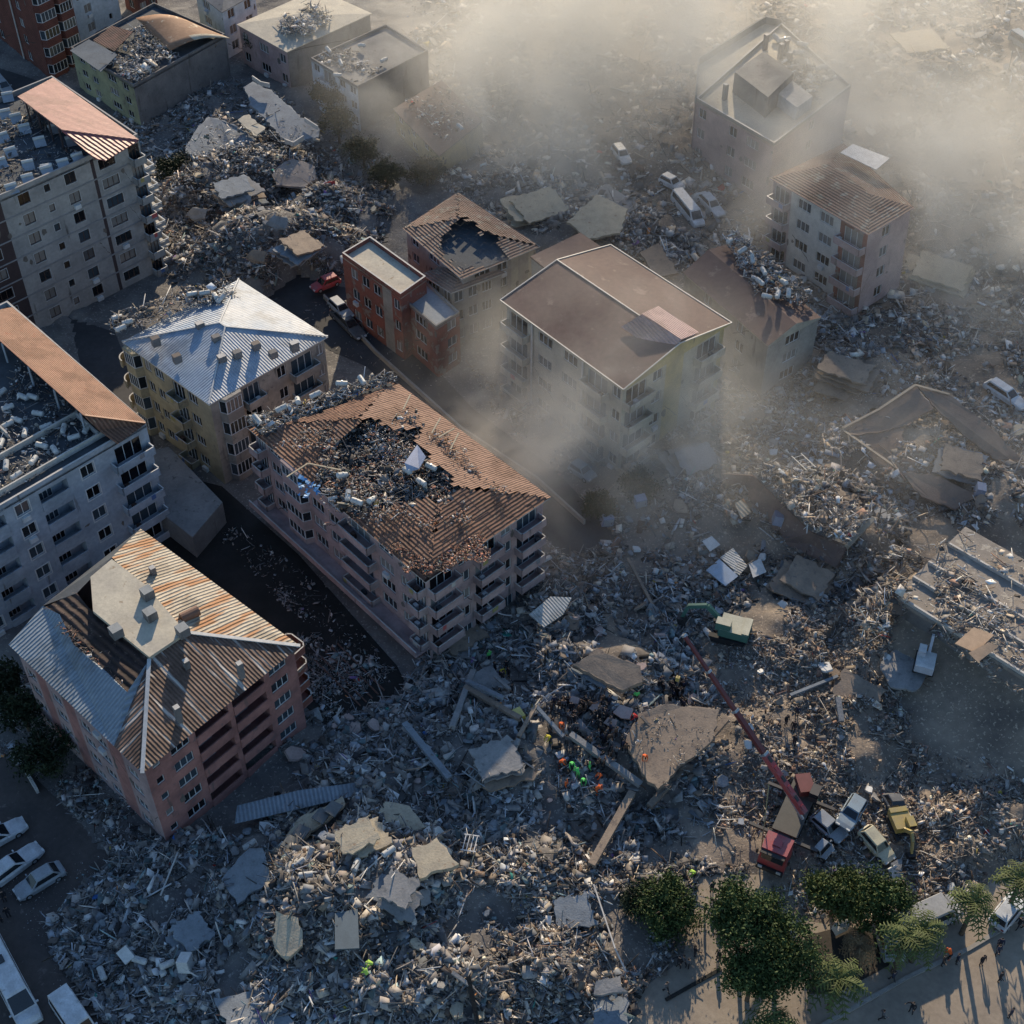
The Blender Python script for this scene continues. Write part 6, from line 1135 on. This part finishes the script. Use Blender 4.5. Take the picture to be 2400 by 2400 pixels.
# excavators
def excavator(px, py, yaw, lab, mcol, mroof, arm_out=4.5, z=None):
    g = G(px, py); t = thing('excavator', g, lab, 'excavator', 'diggers on the rubble'); t.rotation_euler = (0, 0, yaw); L_ = lambda mb, nm: mb.build(nm, t, org=Vector((0, 0, 0)))
    for sy in (-1, 1): mb = MB(); mb.hexa([Vector(v) for v in ((-1.5,sy*1.05-.28,.0),(1.5,sy*1.05-.28,.0),(1.5,sy*1.05+.28,.0),(-1.5,sy*1.05+.28,.0))], [Vector(v) for v in ((-1.9,sy*1.05-.28,.75),(1.9,sy*1.05-.28,.75),(1.9,sy*1.05+.28,.75),(-1.9,sy*1.05+.28,.75))], blackp); L_(mb, 'track')
    mb = MB(); mb.box((-.5, 0, 1.45), (3.0, 2.4, 1.0), mcol, mt=mroof); mb.box((-1.7, 0, 1.5), (.7, 2.3, 1.2), mcol, mt=mroof); L_(mb, 'body')
    mb = MB(); mb.box((.6, .7, 2.25), (1.5, .95, 1.0), mcol, mt=mroof); L_(mb, 'cab'); mb = MB(); mb.box((1.37, .7, 2.3), (.05, .8, .75), cglass); L_(mb, 'windscreen')
    p = [Vector((.9, -.2, 1.6)), Vector((2.6, -.2, 3.4)), Vector((arm_out, -.2, 2.6)), Vector((arm_out+.5, -.2, .8))]
    mb = MB(); mb.bar(p[0], p[1], .35, .5, mcol); mb.bar(p[1], p[2], .32, .45, mcol); L_(mb, 'boom'); mb = MB(); mb.bar(p[2], p[3], .28, .35, mcol); L_(mb, 'dipper_arm')
    mb = MB(); c = p[3]; mb.hexa([c+Vector(v) for v in ((-.5,-.5,-.8),(.3,-.5,-.8),(.3,.5,-.8),(-.5,.5,-.8))], [c+Vector(v) for v in ((-.2,-.5,.1),(.5,-.5,.0),(.5,.5,.0),(-.2,.5,.1))], blackp); L_(mb, 'bucket'); return t
excavator(2110, 1945, R(-80), 'yellow excavator with its arm over the pile of crushed cars', py_, py_, 3.4).scale = (.72, .72, .72)
excavator(1708, 1490, R(160), 'green excavator with cream roof working in the dark rubble', flat('machine_green', (.08,.19,.15), .6), flat('machine_cream', (.52,.50,.38), .5))
excavator(2165, 1562, R(70), 'white demolition machine on the smooth grey slab fan', flat('machine_white', (.5,.52,.58), .5), s_white, 3.4).scale = (.75, .75, .75)
# grey generator van and small trailer
S('tent_roof', 'small white box shaped trailer roof on the plaza under the trees', 'trailer', [(1955,2165,.2),(1985,2150,.2),(1992,2170,.1),(1965,2183,.1)], 1.2, 1.0, s_white)
# ---------------------------------------------------------------- people
skin = flat('skin', (.45,.28,.2), .6); hair = flat('dark_hair', (.02,.015,.012), .7); cl = {k: flat('cloth_'+k, c, .9) for k, c in dict(black=(.018,.018,.022), navy=(.02,.028,.06), grey=(.12,.12,.13), orange=(.75,.14,.03), green=(.12,.65,.15), lime=(.45,.7,.12), red=(.5,.03,.03), yellow=(.6,.5,.05), white=(.5,.5,.5), brown=(.12,.07,.045), pants=(.03,.03,.04), jeans=(.05,.07,.11)).items()}
def body(pose):
    V = dict(pel=(0,0,.95), sp=(0,0,1.12), ch=(0,.0,1.36), nk=(0,.0,1.5), hd=(0,.02,1.6), tp=(0,.0,1.74), sL=(-.19,0,1.41), sR=(.19,0,1.41), eL=(-.27,0,1.14), eR=(.27,0,1.14), wL=(-.26,.1,.9), wR=(.26,.1,.9), hL=(-.25,.14,.8), hR=(.25,.14,.8),
             tL=(-.1,0,.88), tR=(.1,0,.88), kL=(-.11,.02,.49), kR=(.11,.02,.49), aL=(-.11,-.02,.09), aR=(.11,-.02,.09), fL=(-.13,.16,.04), fR=(.13,.16,.04))
    if pose == 'walk': V.update(kL=(-.1,.17,.52), aL=(-.1,.22,.1), fL=(-.11,.4,.06), kR=(.1,-.02,.5), aR=(.1,-.28,.16), fR=(.1,-.14,.05), eL=(-.26,-.14,1.16), wL=(-.25,-.1,.94), hL=(-.24,-.04,.86), eR=(.26,.12,1.16), wR=(.22,.3,1.0), hR=(.21,.38,.98))
    if pose == 'bend': V.update(ch=(0,.3,1.22), sp=(0,.14,1.08), nk=(0,.42,1.28), hd=(0,.5,1.3), tp=(0,.6,1.36), sL=(-.19,.34,1.24), sR=(.19,.34,1.24), eL=(-.24,.5,1.0), eR=(.24,.5,1.0), wL=(-.15,.62,.78), wR=(.15,.62,.78), hL=(-.12,.66,.68), hR=(.12,.66,.68), kL=(-.14,.12,.5), kR=(.14,.12,.5))
    if pose == 'point': V.update(eR=(.4,.16,1.36), wR=(.5,.4,1.4), hR=(.52,.5,1.42), kL=(-.16,.06,.49), aL=(-.2,.02,.09), fL=(-.24,.18,.04))
    E_ = [('pel','sp'),('sp','ch'),('ch','nk'),('nk','hd'),('hd','tp'),('ch','sL'),('ch','sR'),('sL','eL'),('eL','wL'),('wL','hL'),('sR','eR'),('eR','wR'),('wR','hR'),('pel','tL'),('pel','tR'),('tL','kL'),('kL','aL'),('aL','fL'),('tR','kR'),('kR','aR'),('aR','fR')]
    rad = dict(pel=.15, sp=.14, ch=.16, nk=.065, hd=.105, tp=.085, sL=.085, sR=.085, eL=.055, eR=.055, wL=.038, wR=.038, hL=.042, hR=.042, tL=.1, tR=.1, kL=.07, kR=.07, aL=.05, aR=.05, fL=.04, fR=.04)
    for s_, sx in (('L', -1), ('R', 1)):       # fingers and thumb rooted in the palm
        h = Vector(V['h'+s_]); dd = (h-Vector(V['w'+s_])).normalized(); sd = dd.cross(Vector((sx, 0, 0))).normalized()
        for i in range(4):
            q0 = h+dd*.03+sd*(i-1.5)*.022; V['f%d%s' % (i, s_)] = tuple(q0+dd*(.05+.01*(i in (1, 2)))); rad['f%d%s' % (i, s_)] = .009; E_.append(('h'+s_, 'f%d%s' % (i, s_)))
        V['th'+s_] = tuple(h-sd*.05+dd*.02); rad['th'+s_] = .011; E_.append(('h'+s_, 'th'+s_))
    ks = list(V); me = bpy.data.meshes.new('person'); me.from_pydata([V[k] for k in ks], [(ks.index(a), ks.index(b)) for a, b in E_], []); o = bpy.data.objects.new('person', me); scn.collection.objects.link(o)
    o.modifiers.new('s', 'SKIN'); sv = me.skin_vertices[0].data
    for i, k in enumerate(ks): sv[i].radius = (rad[k],)*2; sv[i].use_root = (k == 'pel')
    o.modifiers.new('d', 'SUBSURF').levels = 1
    dg = bpy.context.evaluated_depsgraph_get(); out = bpy.data.meshes.new_from_object(o.evaluated_get(dg)); bpy.data.objects.remove(o)
    out.materials.clear()
    for m_ in (cl['black'], cl['pants'], skin, hair): out.materials.append(m_)
    vs_ = {k: Vector(V[k]) for k in ks}; zone = lambda k: 2 if k[0] == 'h' and k not in ('hd',) or k[:2] in ('f0','f1','f2','f3','th','nk') else (3 if k == 'tp' else (2 if k == 'hd' else (1 if k in ('tL','tR','kL','kR','pel') else (0 if k not in ('aL','aR','fL','fR') else 3))))
    fw = (vs_['hd']-vs_['nk']).normalized()
    for f in out.polygons:
        c = f.center; k = min(ks, key=lambda q: (vs_[q]-c).length-rad[q]*.6); zn = zone(k)
        if k == 'hd' and c.y < vs_['hd'].y-.0: zn = 3
        f.material_index = zn; f.use_smooth = True
    return out
BODY = {k: body(k) for k in ('stand', 'walk', 'bend', 'point')}
def person(px, py, lab, top='black', pants='pants', pose=None, grp='people on the plaza and rubble', hat=None, up0=.0):
    g = G(px, py, up0); o = bpy.data.objects.new('person', BODY[pose or random.choice(['stand', 'walk', 'stand', 'point'])]); scn.collection.objects.link(o); o.location = g; o.rotation_euler = (0, 0, random.uniform(0, 6.28))
    for i, m_ in ((0, cl[top]), (1, cl[pants])): o.material_slots[i].link = 'OBJECT'; o.material_slots[i].material = m_
    if hat: o.material_slots[3].link = 'OBJECT'; o.material_slots[3].material = cl[hat]
    return tag(o, lab, 'person', grp)
RC = 'rescue workers on the rubble'
person(1147,1550,'worker in green vest beside the leaning beams','green','pants','stand',RC,'green'); person(1172,1585,'worker in yellow jacket just below the one in the green vest','yellow','pants','bend',RC)
for x, y in ((1187,1575),(1160,1578),(1192,1592),(1178,1600),(1200,1630),(1170,1640)): person(x, y, 'person in dark clothes in the group near the leaning beams', 'black', 'pants', None, 'dark dressed group by the leaning beams', None, .2)
person(1313,1712,'worker in orange red jacket at the dark rim of the rescue pit','orange','pants','bend',RC,'orange', .3); person(1506,1805,'lone worker in orange on the brown floor slab','orange','pants','bend',RC,'orange',1.5)
person(1326,1852,'worker in brownish orange below the rescue pit','orange','pants','stand',RC); person(1396,1862,'worker in bright orange coat below the rescue pit','orange','orange','bend',RC,'orange'); person(1355,1828,'worker in green overall in the rescue pit','green','green','bend',RC,'green',.1); person(1381,1813,'second green worker standing higher in the rescue pit','green','pants','stand',RC,'green',.1)
person(1490,1652,'person in teal green jacket by the largest pinkish slab','green','pants','stand',RC,None,.5); person(1492,1700,'person in red crouching by the grey rock near the brown slab','red','pants','bend',RC,None,.4)
for i in range(34): person(1290+random.uniform(0, 140), 1655+random.uniform(0, 110)*(.4+.6*random.random()), 'onlooker in dark clothes in the crowd above the rescue pit', random.choice(['black','navy','grey','brown','black']), 'pants', None, 'crowd above the rescue pit', None, .3)
for i in range(22): person(1380+random.uniform(0, 90), 1700+random.uniform(0, 110), 'onlooker in dark clothes on the rim just east of the rescue pit', random.choice(['black','navy','grey','brown']), 'pants', None, 'crowd on the east rim of the pit', None, .5)
for x, y, c_ in ((1340,1800,'green'),(1366,1838,'green'),(1310,1800,'orange'),(1410,1830,'orange'),(1290,1740,'yellow')): person(x, y, {'green': 'one of two more green dressed workers in the dark pit', 'yellow': 'worker in yellow vest at the north rim of the dark pit'}.get(c_, 'one of two more orange dressed workers at the dark pit'), c_, 'pants', 'bend', RC, c_)
for i in range(22): person(1545+random.uniform(0, 60), 1595+random.uniform(0, 70), 'person in dark clothes in the crowd on the bare brown slope', random.choice(['black','navy','grey','black']), 'pants', 'stand', 'crowd on the brown slope')
for x, y, l_ in ((1841,1700,'topmost of three dark figures on the brown rubble by the boom'),(1858,1715,'middle of three dark figures on the brown rubble by the boom'),(1860,1748,'lowest of three dark figures on the brown rubble by the boom')): person(x, y, l_, 'black', 'pants', 'stand', 'three figures by the boom')
person(1866,1680,'dark figure standing alone on the brown rubble above the three figures','navy'); person(2140,1812,'dark figure on the smooth slope beside the yellow excavator','black')
for x, y in ((1668,2090),(1683,2130),(1650,2142),(1682,2250),(1627,2240),(1600,2262),(1575,2228),(1510,2320),(1560,2325),(1590,2265),(1610,2270)): person(x, y, 'person in dark clothes on the sandy strip beside the olive trees', random.choice(['black','navy','grey']), 'pants', None, 'people beside the olive trees')
person(1628,2058,'person in lime yellow jacket at the rubble edge of the plaza','lime','pants','bend',RC,'lime'); person(876,2272,'worker in lime green vest low on the mound, upper of two','lime','pants','bend',RC,'lime'); person(864,2298,'worker in lime green vest low on the mound, lower of two','lime','pants','bend',RC,'lime')
person(2225,2250,'person in bright orange jacket at the plaza kerb','orange','black','bend',RC,'orange')
for x, y in ((2208,2262),(2240,2258),(2298,2262),(2335,2238),(2340,2222),(2340,2300),(2134,2372),(2065,2390),(2385,2175),(2365,2385),(2090,2300),(2400,2180)): person(x, y, 'person in dark clothes with a long shadow on the open plaza', random.choice(['black','navy','grey','black']), 'pants', None, 'people on the open plaza')
person(1815,2140,'x') if False else None
for x, y in ((12,2112),(22,2150),(4,2160)): person(x, y, 'person in black standing on the road between the cars and the minibus', 'black', 'pants', 'stand', 'people by the parked cars')
person(640,680,'person standing at the street corner near the pale blue metal roof','white','jeans','stand')
# ---------------------------------------------------------------- plaza kerbs, poles, road marking
kerbm = flat('kerb_stone', (.34,.32,.29), .85)
def wall_line(name, lab, cat, pts, w_, h_, m, grp=None, kind=None):
    v = [G(*p) for p in pts]; mb = MB()
    for a, b in zip(v, v[1:]): mb.bar(up(a, h_/2), up(b, h_/2), w_, h_, m)
    o = mb.build(name, org=up(v[0], 0)); tag(o, lab, cat, grp, kind); return o
wall_line('kerb', None, None, [(1900,2420),(2130,2290),(2270,2225),(2430,2130)], .35, .16, kerbm, kind='structure')
wall_line('kerb', None, None, [(1560,2345),(1690,2272)], .3, .15, darkasph, kind='structure'); 
wall_line('wall', 'low white broken wall along the yard edge near the parked cars', 'wall', [(42,1768),(62,1812),(90,1860)], .25, .8, w_pale)
wall_line('wall', 'long low wall at the far side of the street by the red terrace', 'wall', [(760,700),(880,830),(1080,1010),(1260,1130),(1370,1230)], .25, .7, kerbm)
sheet('garden_bed', [(1885,2195),(1980,2170),(2070,2190),(2090,2260),(1960,2330),(1895,2330)], mat('garden_soil', (.06,.05,.04), (.04,.035,.03)), .05)
pole = MB(); a = G(1780, 2030); pole.cyl(a, P(1802, 1838, 6.0), .07, .05, flat('timber_pole', (.4,.3,.15), .8), 8); tag(pole.build('timber_pole', org=a), 'long tan pole leaning beside the red cab up to the outrigger', 'pole')
wires = MB(); a = P(1122, 1385, 5.5); b_ = P(1200, 1442, 2.0); K = 10
for i in range(K):
    f = lambda t: a.lerp(b_, t)-Vector((0, 0, 1.2*math.sin(math.pi*t))); wires.bar(f(i/K), f((i+1)/K), .12, .06, w_pale)
tag(wires.build('torn_gutter', org=a), 'pale torn gutter hanging from the end wall of the pink block', 'gutter')
for i, (a, c, lab) in enumerate((((1098,2300,.8),(1122,2420,.8),'dark broken post at the bottom edge of the rubble'),((640,2400,.5),(690,2320,.9),'pale thin stick in the rubble near the blue grey ground slab'),((1390,2090,1.2),(1440,2240,1.2),'long thin pole beside the small dark bush'),((1440,2240,1.2),(1465,2290,1.0),'short continuation of the thin pole above the pale slab'),((420,2010,.8),(380,2110,.8),'pale thin pole in the bluish rubble heap'),((170,1790,.5),(260,1900,.8),'x'))):
    if lab == 'x': continue
    pa, pb2 = G(*a), G(*c); mb = MB(); w_ = .35 if i == 0 else .12; mb.bar(pa, pb2, w_, w_, darkasph if i == 0 else w_pale); tag(mb.build('broken_pole', org=pa), lab, 'pole', 'poles in the rubble')
# rails and marks on the shaded street
for k in range(5):
    mb = MB(); a_, c_ = P(735+k*14, 1545-k*9, .1), P(845+k*14, 1655-k*9, .1); mb.bar(up(a_, .15), up(c_, .15), .12, .12, flat('rust_rail', (.16,.09,.07), .8)); tag(mb.build('steel_rail', org=a_), 'rusty steel rail in the bundle at the end of the dark street', 'rail', 'rusty rails on the street')
mk = MB()
for (x, y) in ((812, 1532), (838, 1542)):
    c = P(x, y, .045)
    for i in range(10):
        a0, a1 = i*.5, (i+1)*.5; r0, r1 = .28, .5; mk.face([Vector((c.x+math.cos(a)*r_, c.y+math.sin(a)*r_, .045)) for a, r_ in ((a0, r0), (a0, r1), (a1, r1), (a1, r0))], flat('road_paint', (.45,.44,.42), .8))
    mk.face([Vector((c.x+dx_, c.y+dy_, .046)) for dx_, dy_ in ((.3, 0), (.5, 0), (.45, -.8), (.2, -.8))], flat('road_paint', (.45,.44,.42), .8))
o = mk.build('road_marking'); o['kind'] = 'structure'
# ---------------------------------------------------------------- dust cloud: real volumes with their own density
def dust(px, py, z, rad, dens, seed, ns=.045, thr=.42, col=(.92,.895,.83), lab='dust', wid=.22, absb=.0):
    c = P(px, py, z); me = bpy.data.meshes.new('dust'); import bmesh
    bm = bmesh.new(); bmesh.ops.create_icosphere(bm, subdivisions=2, radius=1.0); bm.to_mesh(me); bm.free()
    o = bpy.data.objects.new('dust_cloud', me); scn.collection.objects.link(o); o.location = c; o.scale = rad
    m = bpy.data.materials.new('dust_%d' % seed); m.use_nodes = True; n = m.node_tree.nodes; l = m.node_tree.links; n.clear(); out = n.new('ShaderNodeOutputMaterial')
    tc = n.new('ShaderNodeTexCoord'); ln = n.new('ShaderNodeVectorMath'); ln.operation = 'LENGTH'; l.new(tc.outputs['Object'], ln.inputs[0])
    mr = n.new('ShaderNodeMapRange'); mr.interpolation_type = 'SMOOTHSTEP'; mr.inputs['From Min'].default_value = .92; mr.inputs['From Max'].default_value = .15; l.new(ln.outputs['Value'], mr.inputs['Value'])
    geo = n.new('ShaderNodeNewGeometry'); ad = n.new('ShaderNodeVectorMath'); ad.operation = 'ADD'; ad.inputs[1].default_value = (seed*13.7, seed*7.1, 0); l.new(geo.outputs['Position'], ad.inputs[0])
    ns_ = n.new('ShaderNodeTexNoise'); ns_.inputs['Scale'].default_value = ns; ns_.inputs['Detail'].default_value = 7; ns_.inputs['Roughness'].default_value = .6; ns_.inputs['Distortion'].default_value = 1.2; l.new(ad.outputs[0], ns_.inputs['Vector'])
    m2 = n.new('ShaderNodeMapRange'); m2.inputs['From Min'].default_value = thr; m2.inputs['From Max'].default_value = thr+wid; m2.inputs['To Max'].default_value = dens; l.new(ns_.outputs['Fac'], m2.inputs['Value'])
    mu = n.new('ShaderNodeMath'); mu.operation = 'MULTIPLY'; l.new(mr.outputs[0], mu.inputs[0]); l.new(m2.outputs[0], mu.inputs[1])
    v = n.new('ShaderNodeVolumePrincipled'); v.inputs['Color'].default_value = (*col, 1); v.inputs['Anisotropy'].default_value = .1; l.new(mu.outputs[0], v.inputs['Density']); l.new(v.outputs[0], out.inputs['Volume'])
    me.materials.append(m); tag(o, lab, 'dust cloud', None, 'stuff'); return o
dust(1900, 60, 12, (85, 66, 28), .10, 1, .04, .43, lab='thick tan dust cloud filling the upper part of the picture')
dust(1250, 120, 10, (44, 54, 24), .09, 2, .05, .44, lab='dust billowing behind the small sagging house')
dust(2260, 470, 9, (48, 37, 20), .10, 3, .055, .44, lab='dust drifting over the rubble right of the leaning block'.replace('right of', 'beyond'))
dust(1400, 960, 6, (31, 33, 17), .085, 4, .07, .39, lab='thin grey dust hanging over the street by the big brown roof')
dust(2200, 1080, 6, (40, 24, 12), .018, 5, .06, .42, lab='thin dust over the tan rubble slope')
